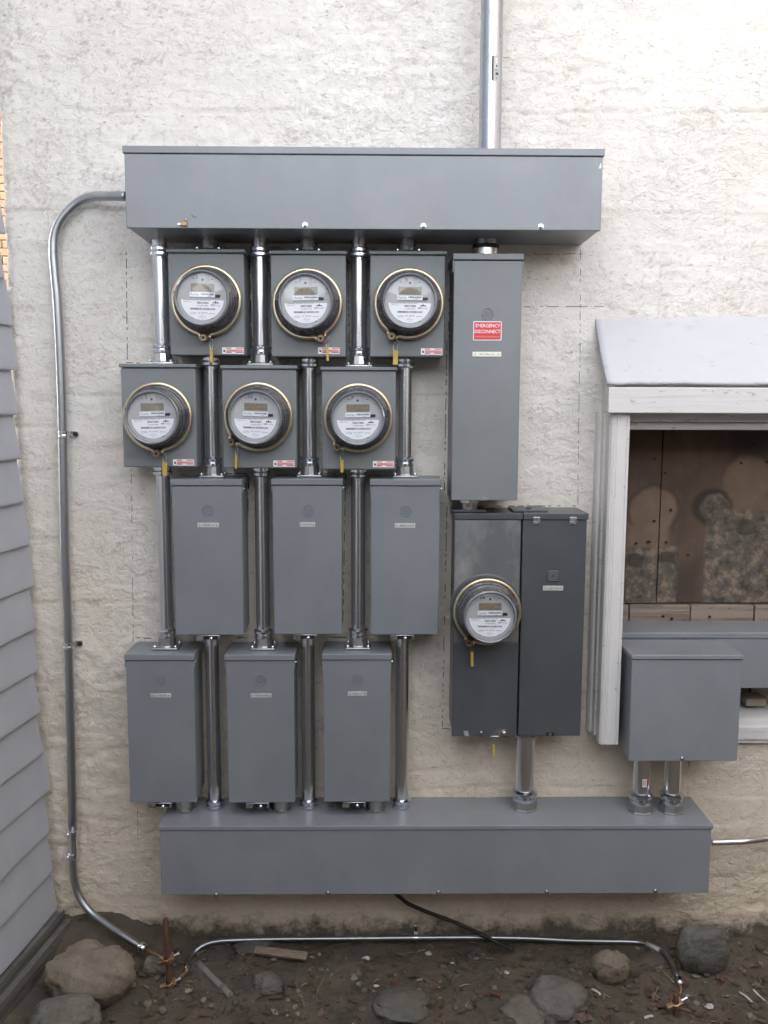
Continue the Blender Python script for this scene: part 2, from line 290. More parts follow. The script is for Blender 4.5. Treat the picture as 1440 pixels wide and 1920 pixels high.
# ------------------------------------------------------------------ mesh building
class MB:
    def __init__(s): s.bm = bmesh.new(); s.mats = []
    def mi(s, m):
        if m not in s.mats: s.mats.append(m)
        return s.mats.index(m)
    def box(s, x0, x1, y0, y1, z0, z1, m, bev=0.0, seg=2):
        r = bmesh.ops.create_cube(s.bm, size=1.0); vs = r['verts']
        for v in vs:
            v.co = Vector(((x0 + x1) / 2 + v.co.x * (x1 - x0), (y0 + y1) / 2 + v.co.y * (y1 - y0), (z0 + z1) / 2 + v.co.z * (z1 - z0)))
        fs = {f for v in vs for f in v.link_faces}
        for f in fs: f.material_index = s.mi(m)
        if bev:
            es = list({e for v in vs for e in v.link_edges})
            q = bmesh.ops.bevel(s.bm, geom=es, offset=bev, segments=seg, affect='EDGES', profile=0.5)
            for f in q['faces']: f.material_index = s.mi(m); f.smooth = True
        return s
    def faces(s, vs, fs, m, smooth=False):
        bv = [s.bm.verts.new(v) for v in vs]
        for f in fs:
            try: q = s.bm.faces.new([bv[i] for i in f]); q.material_index = s.mi(m); q.smooth = smooth
            except ValueError: pass
        return s
    def lathe(s, prof, m, o=(0, 0, 0), axis='z', n=28, smooth=True, sharp=True):
        """prof = [(r, h)...] turned round an axis through o; segments get their own verts for crisp steps"""
        o = Vector(o)
        def pt(r, h, a):
            c, q = r * math.cos(a), r * math.sin(a)
            if axis == 'z': return o + Vector((c, q, h))
            if axis == 'y': return o + Vector((c, -h, q))      # h grows towards the camera
            return o + Vector((h, c, q))
        for (r0, h0), (r1, h1) in zip(prof[:-1], prof[1:]):
            A = [s.bm.verts.new(pt(r0, h0, 2 * math.pi * k / n)) for k in range(n)] if r0 > 1e-6 else [s.bm.verts.new(pt(0, h0, 0))] * n
            B = [s.bm.verts.new(pt(r1, h1, 2 * math.pi * k / n)) for k in range(n)] if r1 > 1e-6 else [s.bm.verts.new(pt(0, h1, 0))] * n
            for k in range(n):
                l = [A[k], A[(k + 1) % n], B[(k + 1) % n], B[k]]
                u = []
                for x in l:
                    if x not in u: u.append(x)
                f = s.bm.faces.new(u); f.smooth = smooth; f.material_index = s.mi(m)
        return s
    def tube(s, pts, r, m, n=14, cap=True, flat=1.0):
        pts = [Vector(p) for p in pts]; rings = []; nr = None
        for k, p in enumerate(pts):
            tg = (pts[min(k + 1, len(pts) - 1)] - pts[max(k - 1, 0)]).normalized()
            if nr is None: nr = tg.cross(Vector((0, 1, 0)) if abs(tg.y) < 0.9 else Vector((1, 0, 0))).normalized()
            nr = (nr - tg * nr.dot(tg)).normalized(); bn = tg.cross(nr)
            rr = r[k] if isinstance(r, (list, tuple)) else r
            rings.append([s.bm.verts.new(p + (nr * math.cos(2 * math.pi * q / n) + bn * math.sin(2 * math.pi * q / n) * flat) * rr) for q in range(n)])
        for a, b2 in zip(rings[:-1], rings[1:]):
            for q in range(n):
                f = s.bm.faces.new([a[q], a[(q + 1) % n], b2[(q + 1) % n], b2[q]]); f.smooth = True; f.material_index = s.mi(m)
        if cap:
            for g in (rings[0], rings[-1]): f = s.bm.faces.new(g); f.material_index = s.mi(m)
        return s
    def prism(s, poly, a0, a1, m, axis='x'):
        """poly in the plane across the axis (x: (y,z), y: (x,z), z: (x,y))"""
        def pt(p, a): return (a, p[0], p[1]) if axis == 'x' else (p[0], a, p[1]) if axis == 'y' else (p[0], p[1], a)
        n = len(poly); A = [s.bm.verts.new(pt(p, a0)) for p in poly]; B = [s.bm.verts.new(pt(p, a1)) for p in poly]
        fs = [s.bm.faces.new(A), s.bm.faces.new(B)] + [s.bm.faces.new([A[k], A[(k + 1) % n], B[(k + 1) % n], B[k]]) for k in range(n)]
        for f in fs: f.material_index = s.mi(m)
        return s
    def plate(s, x0, x1, z0, z1, y, m, th=0.0004): return s.box(x0, x1, y, y + th, z0, z1, m)
    def disc(s, x, z, r, y, m, n=16): s.lathe([(r, 0), (r, 0.0004), (0, 0.0004)], m, (x, y, z), 'y', n, False); return s
    def text(s, txt, x, z, h, y, m, align='CENTER', wide=None, th=0.0003, bold=0.0):
        key = (txt, bold)
        if key not in TXT:
            cu = bpy.data.curves.new('lettering', 'FONT'); cu.body = txt; cu.resolution_u = 2; cu.size = 1.0; cu.offset = bold
            ob = bpy.data.objects.new('lettering', cu); C.objects.link(ob)
            dg = bpy.context.evaluated_depsgraph_get(); dg.update(); me = bpy.data.meshes.new_from_object(ob.evaluated_get(dg))
            TXT[key] = ([v.co.copy() for v in me.vertices], [tuple(p.vertices) for p in me.polygons])
            bpy.data.objects.remove(ob); bpy.data.meshes.remove(me); bpy.data.curves.remove(cu)
        vs, fs = TXT[key]
        x0, x1 = min(v.x for v in vs), max(v.x for v in vs); z0, z1 = min(v.y for v in vs), max(v.y for v in vs)
        sc = h / max(1e-6, (z1 - z0)); sx = wide / (x1 - x0) if wide else sc
        cx = (x0 + x1) / 2 if align == 'CENTER' else x0
        s.faces([(x + (v.x - cx) * sx, y, z + (v.y - (z0 + z1) / 2) * sc) for v in vs], fs, m)
        return s
    def mesh(s, name):
        bmesh.ops.recalc_face_normals(s.bm, faces=s.bm.faces[:])
        me = bpy.data.meshes.new(name); s.bm.to_mesh(me); s.bm.free()
        for m in s.mats: me.materials.append(m)
        return me
TXT = {}; CACHE = {}
def put(name, mesh, parent=None, loc=(0, 0, 0), rot=(0, 0, 0)):
    if isinstance(mesh, MB): mesh = mesh.mesh(name)
    o = bpy.data.objects.new(name, mesh); C.objects.link(o); o.location = loc; o.rotation_euler = rot
    if parent: o.parent = parent
    return o
def cached(key, fn):
    if key not in CACHE: CACHE[key] = fn().mesh(key)
    return CACHE[key]
def tag(o, label, cat, group=None):
    o['label'] = label; o['category'] = cat
    if group: o['group'] = group
    return o
def thing(name, label, cat, loc=(0, 0, 0), group=None, rot=(0, 0, 0)):
    o = bpy.data.objects.new(name, None); C.objects.link(o); o.location = loc; o.rotation_euler = rot; o.empty_display_size = 0.05
    return tag(o, label, cat, group)
def kind(o, k): o['kind'] = k; return o
def smooth_path(pts, per=8):
    pts = [Vector(p) for p in pts]; q = [pts[0] * 2 - pts[1]] + pts + [pts[-1] * 2 - pts[-2]]; out = []
    for k in range(1, len(q) - 2):
        a, b2, c2, e = q[k - 1], q[k], q[k + 1], q[k + 2]
        for j in range(per):
            u = j / per
            out.append(0.5 * ((2 * b2) + (c2 - a) * u + (2 * a - 5 * b2 + 4 * c2 - e) * u * u + (3 * b2 - a - 3 * c2 + e) * u ** 3))
    return out + [pts[-1]]

# ------------------------------------------------------------------ the stucco building
OPX0, OPX1 = 0.612, 2.2
OPZ1 = P(1300, 800, 0.0).z + 0.01; OPZ0 = P(1300, 1372, 0.0).z
stucco_building = thing('stucco_building', 'rough white stuccoed house wall carrying all the grey electrical boxes', 'building', (0, 0, 0))
SEAMS = [P(600, y).z for y in (205, 398, 640, 742, 800, 1128, 1300, 1478, 1582)]
def relief(x, z):
    hz = 0.005 * fbm(x * 2.1, z * 2.1, 3, 3)
    rough_zone = sstep(-0.12, 0.22, fbm(x * 1.5 + 3, z * 1.5, 11, 3) + 0.30 * sstep(1.9, 2.4, z) * sstep(-0.2, 0.5, x) + 0.22 * sstep(-0.66, -0.95, x) - 0.05)
    wx = x + 0.012 * vnoise(x * 30, z * 30, 60); wz = z + 0.012 * vnoise(x * 30 + 9, z * 30, 61)
    n = fbm(wx * 34, wz * 40, 21, 3)
    ridge = 1 - np.abs(fbm(wx * 24 + 5, wz * 30, 31, 3)) * 3.2
    lump = sstep(-0.1, 0.14, n)
    hz = hz + rough_zone * (0.0026 * lump + 0.0018 * np.clip(ridge, 0, 1))
    tro = fbm(x * 7, z * 38, 41, 4)
    hz = hz + (1 - rough_zone * 0.6) * 0.0016 * tro + 0.0012 * fbm(x * 70, z * 70, 51, 2)
    flake = sstep(0.10, 0.16, fbm(x * 13, z * 22, 71, 4)); hz = hz + 0.0015 * flake
    for k, s in enumerate(SEAMS):
        zz_ = z - s - 0.012 * fbm(x * 3.1, x * 0 + k * 7.7, 81 + k, 3)
        on = sstep(-0.12, 0.12, fbm(x * 2.2, x * 0 + k * 3.3, 91 + k, 2))
        hz = hz - on * 0.0022 * np.exp(-(zz_ / 0.0032) ** 2) + on * 0.0009 * sstep(0.0, 0.004, zz_) * sstep(0.035, 0.0, zz_)
    return hz
def wall_y(x, z): return -float(relief(np.array([x]), np.array([z]))[0])
xl = P(13, 720).x
xs = np.concatenate([np.arange(xl + 0.03, 1.12, 0.0058), np.linspace(1.13, 3.2, 14)])
zs = np.concatenate([np.linspace(-0.5, -0.14, 4), np.arange(-0.13, 2.72, 0.0058), np.linspace(2.76, 3.6, 6)])
# columns: return face of the corner, rounded arris, then the front
cols = [(xl, yy, -1, 0) for yy in (3.0, 1.5, 0.6, 0.3, 0.18, 0.11, 0.07, 0.05, 0.04)]
cols += [(xl + 0.03 - 0.03 * math.cos(a), 0.03 - 0.03 * math.sin(a), -math.cos(a), -math.sin(a)) for a in np.linspace(0.1, 1.5, 7)]
cols += [(x, 0.0, 0, -1) for x in xs]
cols = np.array(cols); nc, nz = len(cols), len(zs)
sX = np.concatenate([cols[:9, 0] - (cols[:9, 1]), cols[9:, 0]])    # unrolled coordinate for the noise
SXg, ZG = np.meshgrid(sX, zs)
H = relief(SXg, ZG)
edge_w = 0.016 * fbm(ZG * 3.0, ZG * 0 + 2.2, 101, 4) + 0.006 * fbm(ZG * 22, ZG * 0 + 1, 111, 2)
near_edge = np.clip(1 - (SXg - xl) / 0.12, 0, 1); near_edge[:, :9] = 1
XG = cols[None, :, 0] + cols[None, :, 2] * H + edge_w * near_edge
YG = cols[None, :, 1] + cols[None, :, 3] * H
verts = np.stack([XG, YG, ZG], -1).reshape(-1, 3)
idx = np.arange(nc * nz).reshape(nz, nc)
quads = np.stack([idx[:-1, :-1], idx[:-1, 1:], idx[1:, 1:], idx[1:, :-1]], -1).reshape(-1, 4)
cen = verts[quads].mean(1)
keep = ~((cen[:, 0] > OPX0) & (cen[:, 0] < OPX1) & (cen[:, 2] > OPZ0) & (cen[:, 2] < OPZ1))
quads = quads[keep]
def np_mesh(name, verts, quads, mat, smooth=True):
    me = bpy.data.meshes.new(name); nq = len(quads); k = quads.shape[1]
    me.vertices.add(len(verts)); me.vertices.foreach_set('co', verts.astype(np.float32).ravel())
    me.loops.add(nq * k); me.loops.foreach_set('vertex_index', quads.astype(np.int32).ravel())
    me.polygons.add(nq); me.polygons.foreach_set('loop_start', np.arange(0, nq * k, k, dtype=np.int32))
    me.polygons.foreach_set('use_smooth', np.full(nq, smooth)); me.update(); me.validate(); me.materials.append(mat)
    return me
wm = np_mesh('wall', verts, quads, stucco_m)
dirt_and_shade = sstep(0.0, -0.3, fbm(SXg * 34, ZG * 40, 21, 3)) * 0.0
lz = fbm(SXg * 24 + 5, ZG * 30, 31, 3)
dirt_and_shade = np.clip(sstep(0.05, 0.0, np.abs(lz)) * sstep(0.02, 0.3, fbm(SXg * 1.1, ZG * 1.3, 121, 3)) * 0.55, 0, 1)  # crease lines darkened: tan dirt together with painted crevice shade
for k, s in enumerate(SEAMS):
    zz_ = ZG - s - 0.012 * fbm(SXg * 3.1, SXg * 0 + k * 7.7, 81 + k, 3)
    on = sstep(-0.12, 0.12, fbm(SXg * 2.2, SXg * 0 + k * 3.3, 91 + k, 2)) * sstep(-0.2, 0.1, fbm(SXg * 12, ZG * 2, 131, 2))
    dirt_and_shade = np.maximum(dirt_and_shade, on * 0.42 * np.exp(-(zz_ / 0.0030) ** 2))
at = wm.attributes.new('dirt_and_shade', 'FLOAT', 'POINT'); at.data.foreach_set('value', dirt_and_shade.astype(np.float32).ravel())
wall = put('wall', wm, stucco_building)

put('roof', MB().prism([(-0.6, 3.5), (3.0, 4.7), (6.2, 3.6), (6.2, 3.5), (-0.6, 3.42)], -1.1, 3.4, roof_m, 'x'), stucco_building)  # out of view; eave depth shaped to cut overhead sky light
# installer's marker lines on the stucco: follow the relief
def marker_line(u0, v0, u1, v1, dash=True, wpx=1.5):
    a, e = P(u0, v0), P(u1, v1); n = max(2, int((e - a).length / 0.008)); mb = MB()
    dr = (e - a).normalized(); pr = Vector((-dr.z, 0, dr.x)) * (wpx / 717 / 2)
    run = 0
    for k in range(n):
        if dash:
            run -= 1
            if run < -1 or run == 0: run = random.randint(1, 3) if run < 0 else 0
            if random.random() < 0.38: continue
        p, q = a.lerp(e, k / n), a.lerp(e, (k + 1) / n); j = Vector((0.0004 * random.uniform(-1, 1), 0, 0.0004 * random.uniform(-1, 1)))
        pts = []
        for s in (p - pr + j, p + pr + j, q + pr + j, q - pr + j): pts.append((s.x, wall_y(s.x, s.z) - 0.0009, s.z))
        mb.faces(pts, [(0, 1, 2, 3)], marker)
    kind(put('marker_line', mb, wall), 'stuff')
for l in [(237, 466, 239, 680), (246, 878, 250, 1205), (258, 1515, 259, 1580), (468, 476, 472, 655), (466, 888, 461, 1168), (340, 888, 365, 889), (418, 888, 466, 888),
          (648, 888, 643, 1168), (605, 887, 648, 888), (700, 893, 822, 893), (824, 893, 824, 912), (838, 640, 833, 920), (832, 921, 846, 921), (838, 948, 829, 1362), (829, 1365, 844, 1366),
          (652, 476, 655, 655), (842, 560, 841, 640), (838, 947, 852, 947), (890, 949, 1085, 948), (982, 575, 1132, 575), (1088, 462, 1087, 690), (1000, 477, 1092, 476), (1086, 690, 1083, 946),
          (236, 680, 262, 681), (256, 1196, 284, 1197), (440, 1196, 470, 1196), (620, 1194, 650, 1195), (1292, 1422, 1290, 1490)]:
    marker_line(*l, dash=True, wpx=1.4 if l[0] not in (982, 1000, 1088, 1086, 1292, 258, 246) else 0.9)

# boarded window with hood, set in the wall
win = put('window_niche', MB().box(OPX0, OPX0 + 0.02, 0.004, 0.17, OPZ0, OPZ1, niche_m).box(OPX1 - 0.02, OPX1, 0.004, 0.17, OPZ0, OPZ1, niche_m)
          .box(OPX0 + 0.02, OPX1 - 0.02, 0.004, 0.17, OPZ1 - 0.02, OPZ1, niche_m).box(OPX0 + 0.02, OPX1 - 0.02, 0.012, 0.17, OPZ0, OPZ0 + 0.015, niche_m)
          .box(OPX0 - 0.02, OPX1 + 0.02, 0.172, 0.19, OPZ0 - 0.02, OPZ1 + 0.02, niche_m), stucco_building)
BY = 0.15
zpb = P(1300, 1131, -BY).z; xsm = P(1236, 1000, -BY).x
put('plywood_board', MB().box(OPX0 + 0.02, xsm - 0.0016, BY, BY + 0.02, zpb, OPZ1 - 0.022, ply, 0.001, 1), win)
put('plywood_board', MB().box(xsm + 0.0016, OPX1 - 0.022, BY + 0.0015, BY + 0.02, zpb + 0.001, OPZ1 - 0.022, ply, 0.001, 1), win)
xe = [OPX0 + 0.02] + [P(u, 1150, -BY).x for u in (1177, 1292, 1411)]; xe += [xe[-1] + 0.172 * k for k in range(1, 6)]
for a, e in zip(xe[:-1], xe[1:]):
    if e < OPX1 - 0.02: put('plank', MB().box(a + 0.002, e - 0.002, BY - 0.012 + random.uniform(-0.002, 0.002), BY + 0.02, OPZ0 + 0.016, zpb - 0.003, plank_m, 0.0012, 1), win)
def px_poly(pts, d): return [(P(u, v, d).x, P(u, v, d).z) for u, v in pts]
def px_circ(u, v, r, d, a0=0, a1=360, n=18): return px_poly([(u + r * math.cos(R(a0 + (a1 - a0) * k / n)), v + r * math.sin(R(a0 + (a1 - a0) * k / n))) for k in range(n)], d)
mb = MB()
for u, v in [(1226, 860), (1246, 886), (1192, 1018), (1214, 1015), (1217, 1015), (1248, 1016), (1257, 956), (1226, 976), (1410, 833), (1388, 868), (1438, 866), (1289, 1040), (1240, 1153), (1256, 1157), (1327, 1154)]:
    q = P(u, v, -BY); mb.lathe([(0.0035, 0), (0.0035, 0.004), (0, 0.005)], dark_slot, (q.x, BY - 0.014 if v > 1135 else BY - 0.004, q.z), 'y', 8)
kind(put('nail_heads', mb, win), 'stuff')
# hood
hd = 0.14; hx0 = P(1141, 750, hd).x; z_hi = P(1250, 604).z; z_f = P(1250, 727, hd).z; z_b = P(1250, 775, hd).z
mb = MB().prism([(0.004, z_hi), (-hd + 0.02, z_f + 0.008), (-hd + 0.02, z_b + 0.004), (0.004, z_b + 0.004)], hx0 + 0.02, 2.45, trim_h, 'x')
hood = put('window_hood', mb, win)
nx, nyy = 110, 26; X, Tt = np.meshgrid(np.linspace(hx0 - 0.004, 2.46, nx), np.linspace(0, 1, nyy))
Yh = 0.0 - Tt * (hd - 0.001 + 0.003 * vnoise(X * 30, X * 0, 207)); Zh = z_hi + 0.012 + (z_f - z_hi) * Tt - 0.012 * np.sin(Tt * math.pi) + 0.008 * (1 - Tt) * fbm(X * 3, Tt * 3, 201, 4) + 0.003 *  fbm(X * 25, Tt * 9, 203, 3)
top = np.stack([X, Yh, Zh], -1).reshape(-1, 3); bot = top - np.array([0, 0, 0.006]); bot[:, 1] += 0.003; n0 = nx * nyy
ii = np.arange(n0).reshape(nyy, nx); q1 = np.stack([ii[:-1, :-1], ii[1:, :-1], ii[1:, 1:], ii[:-1, 1:]], -1).reshape(-1, 4)
bd = [(ii[-1, k], ii[-1, k] + n0, ii[-1, k + 1] + n0, ii[-1, k + 1]) for k in range(nx - 1)] + [(ii[k, 0], ii[k, 0] + n0, ii[k + 1, 0] + n0, ii[k + 1, 0]) for k in range(nyy - 1)]
put('hood_roof', np_mesh('hood_roof', np.concatenate([top, bot]), np.concatenate([q1, q1[:, ::-1] + n0, np.array(bd)]), hood_m), hood)
put('fascia_board', MB().box(hx0, 2.45, -hd, -hd + 0.019, z_b, z_f + 0.001, trim_h, 0.0025), hood)
# casing: fluted upright
cd_ = 0.12
def cx_(u, d): return P(u, 1000, d).x
xa, xb, xc, xd = cx_(1111, 0.01), cx_(1121, 0.03), cx_(1139, cd_), cx_(1174, cd_)
prof = [(xa, 0.01), (xa, -0.02), (xa + 0.004, -0.029), (xa + 0.010, -0.031), (xb - 0.002, -0.024), (xb, -0.02), (xb, -0.055), (xb + 0.005, -0.058), (xb + 0.005, -0.085), (xc - 0.002, -0.088),
        (xc - 0.002, -cd_ + 0.006), (xc + 0.003, -cd_)]
wd = xd - xc
for k in (0.16, 0.30, 0.84): prof += [(xc + wd * k - 0.002, -cd_), (xc + wd * k, -cd_ + 0.0022), (xc + wd * k + 0.002, -cd_)]
prof += [(xd - 0.001, -cd_), (xd, -cd_ + 0.002), (xd, 0.01)]
zc0 = P(1150, 1396, cd_).z
cas = put('window_casing', MB().prism(prof, zc0, z_b + 0.003, trim_v, 'z'), win)
put('head_trim', MB().box(xd + 0.001, 2.4, -0.075, 0.003, P(1300, 791, 0.075).z, z_b + 0.003, trim_h, 0.002).box(xd + 0.001, 2.4, -0.055, 0.003, P(1300, 806, 0.055).z, P(1300, 791, 0.075).z - 0.001, trim_h, 0.002), win)
zs1, zs0 = P(1410, 1360, 0.02).z, P(1410, 1394, 0.02).z
put('window_sill', MB().prism([(0.12, zs1 + 0.012), (-0.02, zs1), (-0.022, zs1 - 0.006), (-0.022, zs0 + 0.012), (-0.016, zs0 + 0.010), (-0.016, zs0), (0.12, zs0)], xd + 0.002, 2.4, trim_h, 'x'), win)
q0, q1_ = P(1394, 1306, -0.09), P(1431, 1320, -0.09)
put('timber_block', MB().box(q0.x, q1_.x, 0.07, 0.13, q1_.z, q0.z, plank_m, 0.002), win)

# ------------------------------------------------------------------ boxes
def screw(mb, x, y, z, r, m=zinc): mb.lathe([(r * 1.5, 0), (r * 1.5, 0.0012), (r, 0.0014), (r * 0.95, 0.004), (0, 0.0048)], m, (x, y, z), 'y', 12)
def wireway(name, label, x0, x1, z0, z1, d, lip, loc_y=0.0, over=0.004, xend=None):
    """long trough: body, hinged front, folded top lip"""
    g = thing(name, label, 'wireway', ((x0 + x1) / 2, loc_y, z0))
    hx, h = (x1 - x0) / 2, z1 - z0
    put('body', MB().box(-hx, hx, -d + 0.010, -0.002, 0.0015, h - 0.002, gutter_paint, 0.0015, 1), g)
    put('front_cover', MB().box(-hx - 0.0005, hx + 0.0005, -d, -d + 0.012, 0, h - lip - 0.001, gutter_paint, 0.0016), g)
    put('top_lid', MB().box(-hx - over, hx + over, -d - 0.003, -0.001, h - lip, h, gutter_paint, 0.0018), g)
    return g, hx, h
GD = 0.2
x0, x1, z0, z1 = rect(GD, (234, 274), (1130, 279), (236, 427.5), (1127, 432))
tg, hx, h = wireway('wireway', 'long grey steel wireway across the top, fed by the thick riser pipe', x0, x1, z0, z1, GD, 0.016)
for u, v in ((572, 422), (794, 424), (1014, 425)):
    q = P(u, v, GD); mb = MB(); screw(mb, 0, 0, 0, 0.0042); put('screw', mb, tg, (q.x - tg.location.x, -GD, q.z - z0))
q = P(345, 420, GD); mb = MB().box(-0.008, 0.008, -0.005, 0, -0.005, 0.006, brass, 0.0015).box(-0.014, -0.006, -0.003, 0, -0.002, 0.0015, bright).tube([(0.004, -0.004, 0.004), (0.006, -0.006, 0.011), (0.003, -0.005, 0.013)], 0.0012, bright, 6)
put('latch', mb, tg, (q.x - tg.location.x, -GD, q.z - z0))
mb = MB()
for a, e in (((359, 402), (363, 407)), ((363, 407), (369, 407))):
    pa, pe = P(*a, GD), P(*e, GD); mb.tube([(pa.x - tg.location.x, -GD - 0.0004, pa.z - z0), (pe.x - tg.location.x, -GD - 0.0004, pe.z - z0)], 0.0006, ink, 4)
put('scratch', mb, tg)
q = P(1123, 311, GD); put('sticker_scrap', MB().prism([(0, -0.006), (0.004, 0.007), (0.006, -0.005)], -0.0006, 0, white_label, 'y'), tg, (q.x - tg.location.x, -GD, q.z - z0))
BD = 0.165
x0b, x1b, z0b, z1b = rect(BD, (300.5, 1548), (1333, 1546), (302, 1679), (1329, 1674))
bgw, hxb, hb = wireway('wireway', 'long grey steel wireway along the bottom, just above the bare soil', x0b, x1b, z0b, z1b, BD, 0.012)
for u, v in ((405, 1677), (615, 1674), (822, 1672.5), (1025, 1671.5), (1229, 1670)):
    q = P(u, v, BD); mb = MB(); screw(mb, 0, 0, 0, 0.0038); put('screw', mb, bgw, (q.x - bgw.location.x, -BD, q.z - z0b))
NZ0, NZ1 = P(1400, 1291, 0.004).z, P(1400, 1186, 0.004).z
ngw, _, _ = wireway('wireway', 'grey steel wireway inside the boarded window opening', OPX0 + 0.03, 2.1, NZ0, NZ1, 0.13, 0.016, 0.128, 0.0)

def meter_box_parts(w, h, d):
    return
MBD = 0.115
mpx = [((315, 474), (458.6, 475), (318.5, 665), (459, 668)), ((507, 477), (649, 478), (509, 668.5), (648.5, 669.5)), ((695, 478), (834, 478), (695.5, 668), (832, 668)),
       ((225.7, 689), (369.5, 690), (228.3, 875), (370.6, 879)), ((415, 692), (557, 692), (418, 878.5), (556, 879)), ((603.5, 695), (742.5, 695), (605, 879), (740, 880))]
rc = [rect(MBD, *p) for p in mpx]
MW = sum(r[1] - r[0] for r in rc) / 6; MH = sum(r[3] - r[2] for r in rc) / 6
def eaton():
    return MB().text('EATON', 0, 0, 0.0165, -MBD - 0.0006, meter_paint, 'LEFT', 0.062).text('EATON', 0.0008, -0.0008, 0.0165, -MBD - 0.0003, dark_slot, 'LEFT', 0.062) if False else emb('EATON', 0.0165, 0.062)
def emb(txt, hh, wide=None):
    """stamped letters: each glyph raised a millimetre with sloping sides"""
    mb = MB(); mb.text(txt, 0, 0, hh, -0.0012, meter_paint, 'LEFT', wide); bm = mb.bm
    r = bmesh.ops.extrude_face_region(bm, geom=bm.faces[:]); vs_ = [g for g in r['geom'] if isinstance(g, bmesh.types.BMVert)]
    bmesh.ops.translate(bm, verts=vs_, vec=(0, 0.0014, 0)); return mb
def warning_label():
    W, Hh = 0.0525, 0.0155
    mb = MB().plate(0, W, 0, Hh, -0.0006, white_label).plate(0.010, W - 0.001, Hh * 0.30, Hh * 0.70, -0.0009, pink_print)
    mb.plate(0.010, 0.023, Hh * 0.80, Hh * 0.92, -0.0009, red_print).plate(0.034, W - 0.001, Hh * 0.80, Hh * 0.92, -0.0009, red_print)
    mb.plate(0.010, 0.023, Hh * 0.16, Hh * 0.28, -0.0009, red_print).plate(0.033, W - 0.001, Hh * 0.16, Hh * 0.28, -0.0009, red_print)
    mb.disc(0.0055, Hh * 0.42, 0.0026, -0.0007, ink, 8).plate(0.0035, 0.0046, Hh * 0.5, Hh * 0.68, -0.0009, ink)
    for k in range(3): mb.plate(0.012, 0.049, Hh * (0.36 + k * 0.11), Hh * (0.385 + k * 0.11), -0.0012, red_print)
    return mb
SOCK = ['upper row, leftmost', 'upper row, middle', 'upper row, right',
        'lower row, leftmost', 'lower row, middle', 'lower row, right']
lab_px = [(416.7, 663.5), (596.5, 663.5), (789, 665), (324.5, 876.5), (512.5, 878), (699, 876)]
MTOP = 0.013
for k, r in enumerate(rc):
    cx = (r[0] + r[1]) / 2; zt = r[3]; zb = zt - MH
    g = thing('meter_socket', 'grey steel meter socket box with round meter, ' + SOCK[k], 'meter box', (cx, 0, zb), 'steel meter socket boxes')
    hw = MW / 2
    put('box', cached('socket_box', lambda: MB().box(-hw + 0.0015, hw - 0.0015, -MBD + 0.02, -0.002, 0.001, MH, meter_paint, 0.0015, 1)), g)
    put('cover', cached('socket_cover', lambda: MB().box(-hw, hw, -MBD, -MBD + 0.022, 0, MH - 0.0005, meter_paint, 0.003)), g)
    put('top_lip', cached('socket_lip', lambda: MB().box(-hw - 0.003, hw + 0.003, -MBD - 0.006, -0.001, MH + 0.0005, MH + 0.009, meter_paint, 0.002)), g)
    put('stamped_lettering', cached('eaton_stamp', lambda: emb('EATON', 0.0165, 0.062)), g, (-hw + 0.010, -MBD, 0.030))
    q = P(*lab_px[k], MBD); put('warning_sticker', cached('warning_sticker', warning_label), g, (q.x - cx, -MBD, max(0.004, q.z - zb)))

